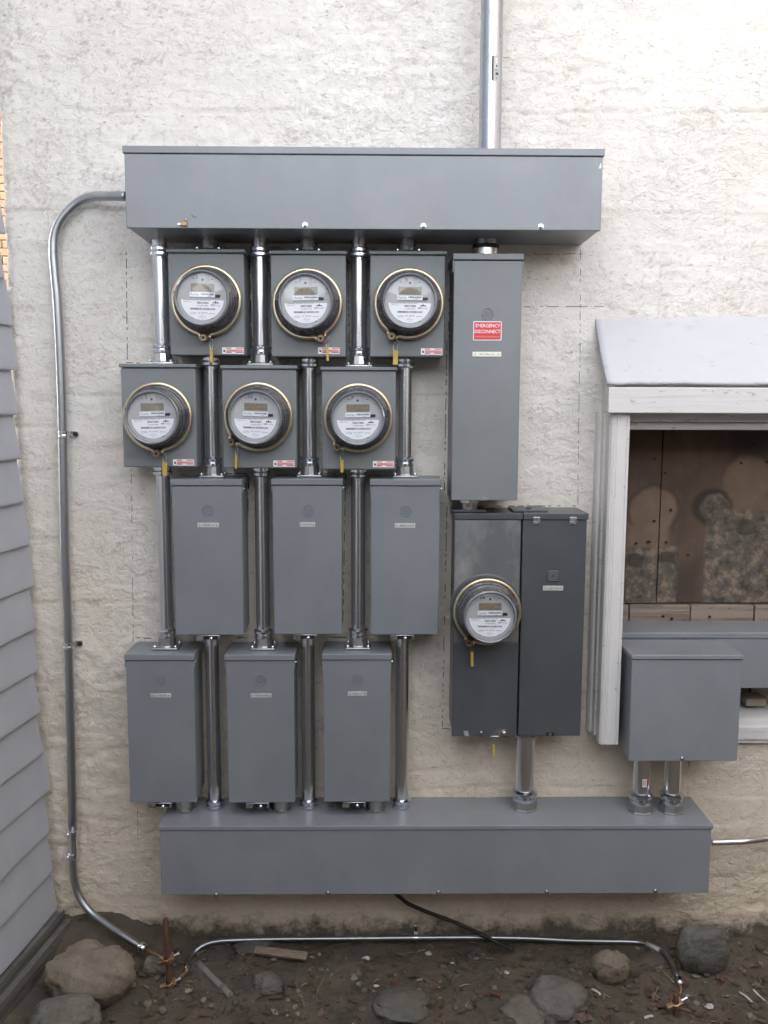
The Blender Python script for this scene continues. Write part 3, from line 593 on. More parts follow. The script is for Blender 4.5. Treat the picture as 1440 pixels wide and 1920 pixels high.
# ---- electric meters
FR = 0.0575                                     # radius of the face
def n2(x): return x * FR
def meter_meshes():
    y_f = -0.072
    CACHE['m_base'] = (MB().lathe([(0.082, 0.0), (0.082, 0.012), (0.0765, 0.014), (0.0755, 0.022), (0.0725, 0.024), (0.0715, 0.040), (0.068, 0.043), (0.0655, 0.062), (0.0625, 0.068), (0.060, 0.068)], meter_body, (0, 0, 0), 'y', 48)
                       .box(-0.012, 0.012, -0.030, -0.02, 0.066, 0.0745, meter_body, 0.002).box(-0.076, -0.069, -0.030, -0.02, 0.006, 0.022, meter_body, 0.001).box(0.069, 0.076, -0.030, -0.02, 0.006, 0.022, meter_body, 0.001)).mesh('meter_base')
    CACHE['m_rim'] = MB().lathe([(0.0632, 0.064), (0.0645, 0.070), (0.0642, 0.076), (0.0618, 0.0785), (0.0595, 0.077), (0.0585, 0.071)], meter_rim, (0, 0, 0), 'y', 48).mesh('lens_rim')
    CACHE['m_glass'] = MB().lathe([(0.0600, 0.0745), (0.055, 0.0768), (0.03, 0.079), (0.0, 0.0797)], glass, (0, 0, 0), 'y', 40).mesh('dome_glass')
    CACHE['m_face'] = MB().lathe([(0.0602, 0.064), (0.0602, 0.0668), (0.0, 0.0668)], meter_face, (0, 0, 0), 'y', 48, False).mesh('face_plate')
    Y = -0.0670
    CACHE['m_lcd'] = MB().plate(n2(-.47), n2(.49), n2(.28), n2(.585), Y - 0.0004, grey_ink, 0.0003).plate(n2(-.45), n2(.47), n2(.30), n2(.565), Y - 0.0008, lcd, 0.0003).text('8888', n2(.30), n2(.43), n2(.09), Y - 0.00095, grey_ink).mesh('display')
    half = [(n2(.88) * math.cos(a), n2(-.005) + n2(.87) * math.sin(a)) for a in np.linspace(0.04, -math.pi - 0.04, 30) if math.sin(a) <= 0.001]
    mb = MB().prism(half, Y - 0.0006, Y - 0.0001, white_label, 'y').plate(n2(-.52), n2(.52), n2(.06), n2(.235), Y - 0.0006, white_label, 0.0005)
    CACHE['m_label'] = mb.mesh('label')
    yp = Y - 0.0009; mb = MB()
    mb.text('FlexNet', n2(-.30), n2(.15), n2(.095), yp, grey_ink, wide=n2(.34))
    rnd = random.Random(3)
    def bars(xa, xb_, za, zb_):
        x = xa
        while x < xb_:
            wb = rnd.choice((.012, .02, .03)); mb.faces([(n2(x), yp, n2(za)), (n2(min(x + wb, xb_)), yp, n2(za)), (n2(min(x + wb, xb_)), yp, n2(zb_)), (n2(x), yp, n2(zb_))], [(0, 1, 2, 3)], ink); x += wb + rnd.choice((.012, .02))
    bars(-.06, .49, .13, .20); mb.text('1976508', n2(.27), n2(.09), n2(.035), yp, grey_ink)
    bars(-.21, .25, -.225, -.145); bars(-.49, .53, -.465, -.39)
    mb.text('CL200 240V 3W 60Hz TYPE 2S 1.0 TA', n2(-.78), n2(-.076), n2(.045), yp, ink, 'LEFT', n2(1.1)).text('30 KH 7.2', n2(-.76), n2(-.15), n2(.035), yp, ink, 'LEFT', n2(.33))
    mb.text('1210017960', n2(.02), n2(-.30), n2(.05), yp, ink, wide=n2(.43))
    mb.text('iCON', n2(-.37), n2(-.605), n2(.085), yp, grey_ink, wide=n2(.24)).text('021 196 957', n2(.02), n2(-.585), n2(.055), yp, ink, wide=n2(.38)).text('Sensus', n2(.40), n2(-.60), n2(.05), yp, ink, wide=n2(.24))
    mb.text('FOCUS', n2(.0), n2(-.67), n2(.028), yp, grey_ink).text('MADE IN USA', n2(.02), n2(-.735), n2(.032), yp, ink, wide=n2(.28)).text('2021', n2(.02), n2(-.81), n2(.03), yp, grey_ink)
    for px, hh in ((.47, .05), (.545, .09), (.63, .05)): mb.faces([(n2(px - .055), yp, n2(-.19)), (n2(px + .055), yp, n2(-.19)), (n2(px), yp, n2(-.19 + hh * 1.2))], [(0, 1, 2)], ink)
    mb.text('NV', n2(.42), n2(-.265), n2(.075), yp, ink, wide=n2(.14), bold=0.02).text('Energy', n2(.62), n2(-.27), n2(.07), yp, grey_ink, wide=n2(.24))
    CACHE['m_print'] = mb.mesh('print')
    yp = Y - 0.0004; mb = MB()
    mb.disc(0, n2(.74), n2(.05), Y, ink, 14).plate(n2(-.43), n2(-.345), n2(.765), n2(.79), yp, ink).plate(n2(.33), n2(.425), n2(.76), n2(.785), yp, ink)
    mb.plate(n2(.175), n2(.185), n2(.68), n2(.86), yp, ink).plate(n2(.245), n2(.255), n2(.68), n2(.88), yp, ink)
    mb.tube([(n2(.18), yp, n2(.86)), (n2(.15), yp, n2(.92)), (n2(.19), yp, n2(.96))], 0.0004, ink, 4).tube([(n2(.25), yp, n2(.88)), (n2(.27), yp, n2(.95))], 0.0004, ink, 4)
    mb.plate(n2(-.5), n2(.56), n2(.012), n2(.032), yp, grey_ink).plate(n2(-.43), n2(-.34), n2(-.81), n2(-.785), yp, ink).plate(n2(.36), n2(.45), n2(-.81), n2(-.785), yp, ink)
    CACHE['m_marks'] = mb.mesh('face_marks')
    CACHE['m_button'] = MB().box(n2(.53), n2(.735), Y - 0.003, Y, n2(.06), n2(.165), black_rubber, 0.001).mesh('reset_button')
    # sealing ring: open band with two ears, gap at angle -90
    rr, mb = 0.0795, MB(); sect = [(-0.0042, -0.0045), (0.0044, -0.0045), (0.0054, 0.0015), (0.0040, 0.0045), (-0.0036, 0.0050)]
    path = []
    for a in np.linspace(R(-90 + 11), R(270 - 11), 72): path.append((rr * math.cos(a), rr * math.sin(a), math.cos(a), math.sin(a)))
    def ear(sg): return [(sg * 0.0125, -0.0800, 0.35 * sg, -0.9), (sg * 0.0098, -0.0830, 1.0 * sg, -0.2), (sg * 0.0090, -0.0890, 1.0 * sg, 0.0)]
    path = list(reversed(ear(1))) + path + ear(-1)
    rings = []
    for (px, pz, nx_, nz_) in path: rings.append([mb.bm.verts.new((px + nx_ * s0, -0.017 - s1, pz + nz_ * s0)) for s0, s1 in sect])
    for A, B in zip(rings[:-1], rings[1:]):
        for q in range(5):
            f = mb.bm.faces.new([A[q], A[(q + 1) % 5], B[(q + 1) % 5], B[q]]); f.smooth = True; f.material_index = mb.mi(gold)
    for g in (rings[0], rings[-1]): f = mb.bm.faces.new(g); f.material_index = mb.mi(gold)
    CACHE['m_ring'] = mb.mesh('sealing_ring')
    CACHE['m_barrel'] = (MB().lathe([(0.0092, 0.0), (0.0092, 0.028), (0.0086, 0.0295), (0.0072, 0.0295), (0.0072, 0.026)], brass, (0, 0, 0), 'y', 20)
                         .lathe([(0.0058, 0.026), (0.0056, 0.0285), (0.0046, 0.0285), (0.0042, 0.026)], gold, (0, 0, 0), 'y', 20).lathe([(0.0072, 0.0262), (0.0, 0.0262)], black_rubber, (0, 0, 0), 'y', 14)).mesh('clamp_barrel')
meter_meshes()
def meter(x, y, z, ang, label, writing, pen, wx=-.2, face_tilt=0.0):
    g = thing('electric_meter', label, 'electric meter', (x, y, z), 'round glass-fronted electric meters')
    put('meter_base', CACHE['m_base'], g); put('lens_rim', CACHE['m_rim'], g); put('dome_glass', CACHE['m_glass'], g)
    f = put('face_plate', CACHE['m_face'], g, (0, 0, 0), (0, R(face_tilt), 0))
    for nm, ky in (('display', 'm_lcd'), ('label', 'm_label'), ('print', 'm_print'), ('face_marks', 'm_marks'), ('reset_button', 'm_button')): kind(put(nm, CACHE[ky], f), 'stuff') if nm in ('print', 'face_marks') else put(nm, CACHE[ky], f)
    put('handwritten_number', MB().text(writing, n2(wx), n2(.845), n2(.17), -0.0676, pen, bold=0.008), f, (0, 0, 0), (0, 0, 0))
    ring = put('sealing_ring', CACHE['m_ring'], g, (0, 0, 0), (0, -ang, 0))
    put('clamp_barrel', CACHE['m_barrel'], ring, (-0.001, -0.004, -0.0885), (0, 0, 0))
    return g
ctr = [(387, 564), (576.3, 570), (766.7, 569.7), (295.5, 782), (484, 782), (671.6, 784)]
scr = [(382, 634), (602, 635), (734, 632), (293.5, 850), (432.5, 831), (632.5, 839)]
names = [('3', blue_pen, 'round glass electric meter with blue handwritten 3, upper row left'), ('7', blue_pen, 'round glass electric meter with handwritten 7, clamp at lower right of its gold ring'),
         ('9', blue_pen, 'round glass electric meter with blue handwritten 9, left of the tall disconnect box'), ('1', black_pen, 'round glass electric meter with single black stroke, lower row left'),
         ('10', blue_pen, 'round glass electric meter with blue scribble, clamp far to the lower left'), ('7', blue_pen, 'round glass electric meter with pinkish reflection, lower row right')]
for k in range(6):
    c, s = P(*ctr[k], MBD + 0.017), P(*scr[k], MBD + 0.03)
    ang = math.atan2(s.z - c.z, s.x - c.x) + math.pi / 2
    meter(c.x, -MBD - 0.0004, c.z, ang, names[k][2], names[k][0], names[k][1], -.15 if k == 2 else -.22, (1.5, -0.8, 0.6, -1.2, 1.8, -0.5)[k])

# ---- breaker enclosures
BXD = 0.12
bpx = [((322, 914), (455.9, 914), (326.6, 1190.6), (457, 1190.6)), ((513, 915), (640.3, 915), (515, 1189.5), (638.4, 1189)), ((696.7, 915.5), (824, 915.5), (696.7, 1190), (820, 1190)),
       ((236, 1235), (365.6, 1235), (241, 1505), (368.8, 1505)), ((425, 1234), (553, 1234), (425.6, 1505), (552.5, 1505)), ((608, 1232.5), (733, 1232.5), (606, 1503.5), (730, 1503.5))]
rb = [rect(BXD, *p) for p in bpx]
BW = sum(r[1] - r[0] for r in rb) / 6; BH = sum(r[3] - r[2] for r in rb) / 6; LIP = 0.0165
def ge_emblem(r=0.0145, m=None):
    m = m or breaker_paint
    mb = MB().lathe([(r, 0), (r - 0.0006, 0.0016), (r - 0.0016, 0.0016), (r - 0.0022, 0.0)], m, (0, 0, 0), 'y', 32)
    t2 = emb2('GE', r * 0.95, r * 1.25, m); return mb, t2
def emb2(txt, hh, wide, m):
    mb = MB(); mb.text(txt, 0, 0, hh, -0.0016, m, 'CENTER', wide); bm = mb.bm
    r = bmesh.ops.extrude_face_region(bm, geom=bm.faces[:]); vs_ = [g for g in r['geom'] if isinstance(g, bmesh.types.BMVert)]
    bmesh.ops.translate(bm, verts=vs_, vec=(0, 0.0018, 0)); return mb
CACHE['ge_ring'], CACHE['ge_text'] = (q.mesh('stamped_emblem') for q in ge_emblem())
def emblem(g, x, y, z):
    e = put('stamped_emblem', CACHE['ge_ring'], g, (x, y, z)); put('emblem_letters', CACHE['ge_text'], e)
def nameplate(seed, w=0.050, hgt=0.0115, m=brushed_plate):
    rnd = random.Random(seed); mb = MB().box(-w / 2, w / 2, -0.0012, 0, -hgt / 2, hgt / 2, m, 0.0005, 1)
    for s in (-1, 1): mb.lathe([(0.0016, 0), (0.0016, 0.001), (0, 0.0016)], grey_ink, (s * w * 0.4, -0.0012, 0), 'y', 8)
    x = -w * 0.25
    while x < w * 0.27:
        l = rnd.uniform(0.001, 0.0032)
        mb.plate(x, x + l, -rnd.uniform(0.0003, 0.0018), rnd.uniform(0.0002, 0.0018), -0.0015, grey_ink, 0.0002); x += l + rnd.uniform(0.0007, 0.002)
    return mb
BLAB = ['second row from bottom, leftmost', 'second row from bottom, middle', 'second row from bottom, right', 'bottom row, leftmost', 'bottom row, middle', 'bottom row, right']
npx = [((370, 980), (410.5, 989)), ((562, 979), (591, 988)), ((739.7, 981), (778.7, 990)), ((282, 1300), (321, 1308)), ((470, 1300), (509, 1308)), ((652, 1296.6), (688, 1305))]
epx = [(389, 957), (578.4, 957), (760.8, 957.7), (300.6, 1275.6), (489, 1275), (670, 1274)]
ltx = [390, 572, 754, 300, 483, 664]
for k, r in enumerate(rb):
    cx = (r[0] + r[1]) / 2; zb = r[2]; hw = BW / 2
    g = thing('breaker_box', 'plain grey steel breaker box with small metal nameplate, ' + BLAB[k], 'breaker box', (cx, 0, zb), 'grey steel breaker boxes')
    put('box', cached('breaker_body', lambda: MB().box(-hw + 0.002, hw - 0.002, -BXD + 0.018, -0.002, 0.0015, BH + LIP - 0.002, breaker_paint, 0.0015, 1)), g)
    put('cover', cached('breaker_cover', lambda: MB().box(-hw, hw, -BXD, -BXD + 0.02, 0, BH - 0.001, breaker_paint, 0.0018)), g)
    put('top_lip', cached('breaker_lip', lambda: MB().box(-hw - 0.003, hw + 0.003, -BXD - 0.004, -0.001, BH + 0.0006, BH + LIP, breaker_paint, 0.002)
        .box(-hw - 0.0026, -hw - 0.0004, -BXD + 0.002, -BXD + 0.03, BH - 0.018, BH + 0.003, breaker_paint).box(hw + 0.0004, hw + 0.0026, -BXD + 0.002, -BXD + 0.03, BH - 0.018, BH + 0.003, breaker_paint)), g)
    put('hinge_screw', cached('hinge_screw', lambda: MB().lathe([(0.003, 0), (0.003, 0.003), (0, 0.0036)], zinc, (0, 0, 0), 'x', 10)), g, (hw + 0.0026, -BXD + 0.014, BH - 0.008))
    q = P(*epx[k], BXD); emblem(g, q.x - cx, -BXD, q.z - zb)
    a, e = P(*npx[k][0], BXD), P(*npx[k][1], BXD); put('nameplate', nameplate(k, e.x - a.x, a.z - e.z), g, ((a.x + e.x) / 2 - cx, -BXD, (a.z + e.z) / 2 - zb))
    lx = P(ltx[k], 1195 if k < 3 else 1511, BXD).x - cx
    lt = put('latch', cached('latch', lambda: MB().box(-0.030, 0.030, -0.012, 0.0, -0.0035, -0.001, bright, 0.0006, 1).box(-0.030, -0.027, -0.012, 0.001, -0.014, -0.003, bright).box(0.024, 0.030, -0.012, -0.009, -0.014, -0.003, bright)
        .box(-0.030, -0.012, -0.012, -0.010, -0.015, -0.003, bright).box(-0.012, 0.024, -0.0085, -0.006, -0.013, -0.003, dark_slot).lathe([(0.0045, 0), (0.0045, 0.007), (0.002, 0.009), (0, 0.009)], zinc, (0.008, -0.008, -0.0095), 'y', 10)), g, (lx, -BXD + 0.012, 0))

# ---- emergency disconnect
DD = 0.15
x0d, x1d, z0d, z1d = rect(DD, (851.7, 488), (981, 488), (846, 938.4), (969, 938.4))
dg_ = thing('disconnect_box', 'tall grey disconnect box bearing the red emergency sign', 'disconnect box', ((x0d + x1d) / 2, 0, z0d)); hw, h = (x1d - x0d) / 2, z1d - z0d
cxd = (x0d + x1d) / 2
put('box', MB().box(-hw + 0.002, hw - 0.002, -DD + 0.018, -0.002, 0.0015, h + 0.013, meter_paint, 0.0015, 1), dg_)
put('cover', MB().box(-hw, hw, -DD, -DD + 0.02, 0, h - 0.001, meter_paint, 0.0018), dg_)
put('top_lip', MB().box(-hw - 0.003, hw + 0.003, -DD - 0.004, -0.001, h + 0.0006, h + 0.0155, meter_paint, 0.002).box(-hw - 0.0026, -hw - 0.0004, -DD + 0.002, -DD + 0.05, h - 0.028, h + 0.003, meter_paint).box(hw + 0.0004, hw + 0.0026, -DD + 0.002, -DD + 0.05, h - 0.028, h + 0.003, meter_paint), dg_)
put('hinge_screw', MB().lathe([(0.0035, 0), (0.0035, 0.005), (0, 0.006)], zinc, (0, 0, 0), 'x', 10), dg_, (hw + 0.0026, -DD + 0.03, h - 0.006))
q = P(914.3, 588.5, DD); emblem(dg_, q.x - cxd, -DD, q.z - z0d)
a, e = P(887.5, 602.5, DD), P(940, 638.5, DD); W, Hh = e.x - a.x, a.z - e.z
sg = MB()
def rrect(w_, h_, r_): return [(sx * (w_ / 2 - r_) + r_ * math.cos(t_), sz * (h_ / 2 - r_) + r_ * math.sin(t_)) for sx, sz, t0 in ((1, 1, 0), (-1, 1, math.pi / 2), (-1, -1, math.pi), (1, -1, 1.5 * math.pi)) for t_ in (t0, t0 + math.pi / 4, t0 + math.pi / 2)]
sg.prism(rrect(W, Hh, 0.002), -0.0008, 0, white_label, 'y')
sp = put('emergency_sign', sg, dg_, ((a.x + e.x) / 2 - cxd, -DD, (a.z + e.z) / 2 - z0d))
put('red_field', MB().prism(rrect(W - 0.0036, Hh - 0.0036, 0.0012), -0.0012, -0.0004, red_sign, 'y'), sp)
put('lettering', MB().text('EMERGENCY', 0.001, Hh * 0.275, Hh * 0.185, -0.0015, white_label, wide=W * 0.86, bold=0.006).text('DISCONNECT', 0.0, -Hh * 0.03, Hh * 0.185, -0.0015, white_label, wide=W * 0.90, bold=0.006)
    .text('DESCONEXIÓN DE EMERGENCIA', 0.0, -Hh * 0.29, Hh * 0.10, -0.0015, pink_print, wide=W * 0.88).text('CL-196', W * 0.39, -Hh * 0.43, Hh * 0.03, -0.0015, white_label, wide=W * 0.12), sp)
a, e = P(885.7, 659.5, DD), P(939.7, 669, DD); put('nameplate', nameplate(20, e.x - a.x, a.z - e.z, cream_plate), dg_, ((a.x + e.x) / 2 - cxd, -DD, (a.z + e.z) / 2 - z0d))
q = P(907, 935.5, DD); put('latch', MB().prism([(-0.012, -0.001), (-0.005, 0.004), (0.006, 0.003), (0.012, 0), (0.006, -0.003), (-0.006, -0.003)], -0.008, 0, cast, 'y'), dg_, (q.x - cxd, -DD, q.z - z0d))

# ---- meter-main panel
PD = 0.13
x0p, x1p, z0p, z1p = rect(PD, (850.5, 962), (1099, 963), (850.6, 1381), (1090, 1380))
pg = thing('service_cabinet', 'large dark grey service panel with one meter and a hinged right door', 'electrical panel', ((x0p + x1p) / 2, 0, z0p)); hw, h = (x1p - x0p) / 2, z1p - z0p; cxp = (x0p + x1p) / 2
xm0 = (P(974.5, 1000, PD).x + P(970, 1378, PD).x) / 2 - cxp; xm1 = (P(979, 1000, PD).x + P(972.5, 1378, PD).x) / 2 - cxp
PL = 0.0155; zsplit = P(910, 1204.5, PD).z - z0p
put('box', MB().box(-hw + 0.003, hw - 0.002, -PD + 0.018, -0.002, 0.0015, h - 0.002, panel_paint, 0.0015, 1), pg)
put('top_lip', MB().box(-hw - 0.002, xm0 + 0.004, -PD - 0.003, -0.001, h - PL, h, panel_paint, 0.0018).box(xm0 + 0.0055, hw + 0.003, -PD - 0.005, -0.001, h - PL, h + 0.0006, panel_paint, 0.0018), pg)
put('upper_cover', MB().box(-hw, xm0, -PD, -PD + 0.02, zsplit + 0.0006, h - PL - 0.001, panel_dusty, 0.0016), pg)
put('lower_cover', MB().box(-hw - 0.0006, xm0, -PD - 0.002, -PD + 0.02, 0, zsplit, panel_paint, 0.0016), pg)
put('door', MB().box(xm1, hw, -PD - 0.001, -PD + 0.02, 0.001, h - PL - 0.001, panel_paint, 0.002), pg)
for u in (1005.5, 1074):
    q = P(u, 977, PD); hg = put('hinge_clip', MB().box(-0.0085, 0.0085, -0.006, -0.003, 0.0015, 0.011, bright, 0.0008).box(-0.0085, 0.0085, -0.0035, 0.002, -0.008, 0.0005, bright, 0.0008), pg, (q.x - cxp, -PD - 0.001, q.z - z0p))
    put('clip_screw', MB().lathe([(0.0028, 0), (0.0026, 0.001), (0, 0.0014)], grey_ink, (0, 0, 0), 'y', 10), hg, (-0.0005, -0.0036, -0.004))
q = P(1036.5, 1079.5, PD)   # square-in-square emblem
s_ = 0.0135; mb = MB().box(-s_, s_, -0.003, 0, -s_, s_, panel_paint, 0.001)
em = put('square_emblem', mb, pg, (q.x - cxp, -PD - 0.001, q.z - z0p))
def frame_sq(mb, r0, r1, y0, y1, m):
    mb.box(-r0, r0, y0, y1, r1, r0, m).box(-r0, r0, y0, y1, -r0, -r1, m).box(-r0, -r1, y0, y1, -r1, r1, m).box(r1, r0, y0, y1, -r1, r1, m)
mb = MB(); frame_sq(mb, 0.0115, 0.0102, -0.0042, -0.0028, meter_paint); frame_sq(mb, 0.0066, 0.0054, -0.0042, -0.0028, meter_paint)
mb.lathe([(0.0, 0.0), (0.0001, 0.0)], meter_paint, (0, -0.003, 0), 'y', 4); put('emblem_lines', mb, em)
a, e = P(1018, 1098, PD), P(1055.6, 1107, PD); put('nameplate', nameplate(31, e.x - a.x, a.z - e.z), pg, ((a.x + e.x) / 2 - cxp, -PD - 0.001, (a.z + e.z) / 2 - z0p))
q = P(940, 1375, PD + 0.003); put('latch', MB().prism([(-0.022, -0.006), (-0.020, -0.001), (-0.006, 0.009), (0.014, 0.009), (0.014, -0.006)], -0.004, 0, bright, 'y').lathe([(0.006, 0), (0.006, 0.005), (0.003, 0.007), (0, 0.007)], cast, (0.006, -0.004, 0.002), 'y', 14)
    .box(-0.028, -0.006, -0.006, 0.002, -0.010, -0.006, cast, 0.001), pg, (q.x - cxp, -PD - 0.002, q.z - z0p))
q = P(902, 1373, PD); mb = MB(); screw(mb, 0, 0, 0, 0.003); put('screw', mb, pg, (q.x - cxp, -PD - 0.002, q.z - z0p))
q = P(1031, 1376, PD); put('door_catch', MB().box(-0.010, 0.010, -0.004, 0, -0.004, 0.005, dark_slot, 0.001).lathe([(0.004, 0), (0.003, 0.003), (0, 0.004)], cast, (0, -0.004, 0), 'y', 10), pg, (q.x - cxp, -PD - 0.001, q.z - z0p))
q = P(874, 1375, PD + 0.002); put('sticker_scrap', MB().prism([(-0.007, 0.006), (0.004, 0.007), (0.008, -0.007), (-0.003, -0.008), (-0.005, 0)], -0.0006, 0, ghost_grey if False else simple('old_sticker', (0.30, 0.31, 0.29), 0.6), 'y'), pg, (q.x - cxp, -PD - 0.002, q.z - z0p))
q = P(990, 956, 0.06); put('hub_cap', MB().box(-0.045, 0.045, -0.045, 0.035, 0, 0.006, panel_paint, 0.002).box(-0.006, 0.006, -0.02, -0.012, 0.006, 0.010, panel_paint, 0.001), pg, (P(989, 955, 0.065).x - cxp, -0.065, h))
c, s = P(913.5, 1147, PD + 0.035), P(879, 1207, PD + 0.045)
put('meter_collar', MB().lathe([(0.090, 0.0), (0.090, 0.003), (0.0862, 0.006), (0.0862, 0.022), (0.078, 0.022), (0.078, 0.0)], panel_paint, (0, 0, 0), 'y', 48), pg, (c.x - cxp, -PD, c.z - z0p))
meter(c.x, -PD - 0.018, c.z, math.atan2(s.z - c.z, s.x - c.x) + math.pi / 2, 'round glass electric meter reflecting warm light, on the dark service panel', '4 Pk', black_pen, -.42)

# ---- square junction box below the window
JD0, JD1 = 0.026, 0.165
x0j, x1j, z0j, z1j = rect(JD1, (1185, 1236), (1391.5, 1237), (1179, 1427), (1383, 1427))
jg = thing('junction_box', 'square grey steel box in front of the window sill', 'junction box', ((x0j + x1j) / 2, 0, z0j)); hw, h = (x1j - x0j) / 2, z1j - z0j; cxj = (x0j + x1j) / 2
put('box', MB().box(-hw + 0.002, hw - 0.002, -JD1 + 0.012, -JD0, 0.0015, h + 0.011, gutter_paint, 0.0015, 1), jg)
put('cover', MB().box(-hw, hw, -JD1, -JD1 + 0.014, 0, h - 0.001, gutter_paint, 0.0018), jg)
put('top_lip', MB().box(-hw - 0.003, hw + 0.003, -JD1 - 0.004, -JD0, h + 0.0006, h + 0.0125, gutter_paint, 0.002), jg)
q = P(1279, 1422, JD1); mb = MB(); screw(mb, 0, 0, 0, 0.0038); put('screw', mb, jg, (q.x - cxj, -JD1, q.z - z0j))

# ------------------------------------------------------------------ conduits
PIPE_D = 0.06
def nut_profile(r, z, k=1.0, h=0.024):
    """compression connector standing upward from z"""
    return [(r, z), (r * 1.26, z + 0.0005), (r * 1.30, z + 0.002), (r * 1.30, z + h * 0.34), (r * 1.20, z + h * 0.36), (r * 1.17, z + h * 0.50), (r * 1.28, z + h * 0.54), (r * 1.38, z + h * 0.60), (r * 1.38, z + h * 0.84), (r * 1.26, z + h * 0.90), (r * 1.10, z + h), (r, z + h)]
def flip(prof, zc): return [(r_, 2 * zc - z_) for r_, z_ in prof][::-1]
def conduit(label, px_list, ztop, zbot, r, top='plain', bottom='plain', d=PIPE_D, mat=None, plate_w=None, group='galvanised conduits between the boxes', name='conduit', hub_mat=None):
    """px_list: pixels along the centre line; ztop/zbot world heights; ends: nut, hub, lock, plain"""
    mat = mat or emt; hub_mat = hub_mat or cast
    x = sum(P(u, v, d).x for u, v in px_list) / len(px_list); L_ = ztop - zbot
    g = thing(name, label, 'conduit', (x, -d, zbot), group)
    put('pipe', MB().lathe([(0, 0), (r, 0), (r, L_), (0, L_)], mat, (0, 0, 0), 'z', 32), g)
    def hub(z, up):
        hgt = 0.030; pw = (plate_w or r * 2.9) / 2; s = 1 if up else -1
        a = [(r * 1.42, z), (r * 1.42, z + s * hgt * 0.2), (r * 1.30, z + s * hgt * 0.3), (r * 1.22, z + s * hgt * 0.95), (r, z + s * hgt)]
        zz = (z, z + 0.006) if up else (z - 0.006, z)
        hb_ = put('hub', MB().lathe(a, hub_mat, (0, 0, 0), 'z', 12, False).box(-pw, pw, -pw * 0.92, pw * 0.92, zz[0], zz[1], hub_mat, 0.002), g)
        for sx in (-1, 1):
            for sy in (-1, 1): put('bolt', cached('hub_bolt', lambda: MB().lathe([(0.0042, 0), (0.0042, 0.003), (0.003, 0.0055), (0, 0.006)], zinc, (0, 0, 0), 'z', 10)), hb_, (sx * pw * 0.80, sy * pw * 0.70, zz[1]))
    if bottom == 'hub+nut': hub(0.0, True); put('connector', MB().lathe(nut_profile(r, 0.027), zinc, (0, 0, 0), 'z', 28), g)
    if bottom == 'nut': put('connector', MB().lathe(nut_profile(r, 0.0005), zinc, (0, 0, 0), 'z', 28), g)
    if bottom == 'hub': hub(0.0, True)
    if top == 'nut': put('connector', MB().lathe(flip(nut_profile(r, L_ - 0.0005), L_ - 0.0005), zinc, (0, 0, 0), 'z', 28), g)
    if top == 'drop_nut': put('connector', MB().lathe(flip(nut_profile(r, L_ - 0.022), L_ - 0.022), zinc, (0, 0, 0), 'z', 28), g)
    if bottom == 'sleeve_nut': put('connector', MB().lathe([(r * 1.5, 0), (r * 1.5, 0.002), (r * 1.36, 0.004), (r * 1.33, 0.024), (r, 0.024)], cast, (0, 0, 0), 'z', 8, False).lathe(nut_profile(r, 0.022, h=0.030), zinc, (0, 0, 0), 'z', 28), g)
    return g
ztg = tg.location.z; zbg = z1b
zmt = [r[3] + 0.009 for r in rc]; zmb = [r[3] - MH for r in rc]; zbt = [r[2] + BH + LIP for r in rb]; zbb = [r[2] for r in rb]
r1 = 0.0188
pos = ['leftmost', 'middle', 'rightmost']
for k, pl in enumerate([[(300.4, 470), (303.6, 640)], [(487, 480), (490, 640)], [(673.5, 480), (673, 640)]]):
    conduit('shiny steel conduit from top wireway down to lower meter row, ' + pos[k], pl, ztg + 0.003, zmt[3 + k] + 0.0005, r1, 'drop_nut', 'hub+nut', plate_w=0.066, hub_mat=bright if k != 1 else cast)
for k, (u, v) in enumerate([(392.7, 445), (578.6, 448), (765, 450)]):
    conduit('short dark conduit nipple above upper meter box, ' + pos[k], [(u, v)], ztg + 0.003, zmt[k] + 0.0005, 0.0182, 'plain', 'hub', plate_w=0.066, mat=emt_dull, hub_mat=bright)  # darker metal puts the shade under the wireway into the colour
for k, pl in enumerate([[(397.5, 690), (397.5, 850)], [(580, 690), (580, 850)], [(760.8, 690), (759, 850)]]):
    conduit('shiny steel conduit from upper meter row down to breaker box, ' + pos[k], pl, zmb[k] - 0.0005, zbt[k] + 0.0005, 0.0172, 'nut', 'hub+nut', plate_w=0.064)
for k, pl in enumerate([[(308, 900), (309.7, 1160)], [(491.6, 900), (492.3, 1160)], [(672, 890), (671, 1160)]]):
    conduit('shiny steel conduit from lower meter row to bottom breaker box, ' + pos[k], pl, zmb[3 + k] - 0.0005, zbt[3 + k] + 0.0005, 0.0178, 'nut', 'hub+nut', plate_w=0.066)
for k, pl in enumerate([[(398, 1210), (402, 1480)], [(579, 1210), (577, 1480)], [(755.5, 1210), (753, 1480)]]):
    conduit('dull steel conduit from breaker box down to bottom wireway, ' + pos[k], pl, zbb[k] - 0.0005, zbg + 0.0005, 0.0176, 'plain', 'nut', mat=emt)
for k, (u, v) in enumerate([(346, 1508), (527, 1508), (704, 1507)]):
    x = P(u, v, 0.075).x; L_ = zbb[3 + k] - zbg - 0.001
    g = thing('conduit_nipple', 'ribbed cast nipple between bottom breaker box and wireway, ' + pos[k], 'conduit', (x, -0.075, zbg + 0.0005), 'short nipples under the bottom breaker boxes')
    put('nipple', MB().lathe([(0.021, 0), (0.021, L_)], cast, (0, 0, 0), 'z', 20), g); put('locknut', MB().lathe([(0.021, L_ - 0.012), (0.026, L_ - 0.012), (0.026, L_ - 0.005), (0.021, L_ - 0.005)], cast, (0, 0, 0), 'z', 8, False).lathe([(0.021, 0.0), (0.025, 0.001), (0.025, 0.006), (0.021, 0.007)], cast, (0, 0, 0), 'z', 8, False), g)
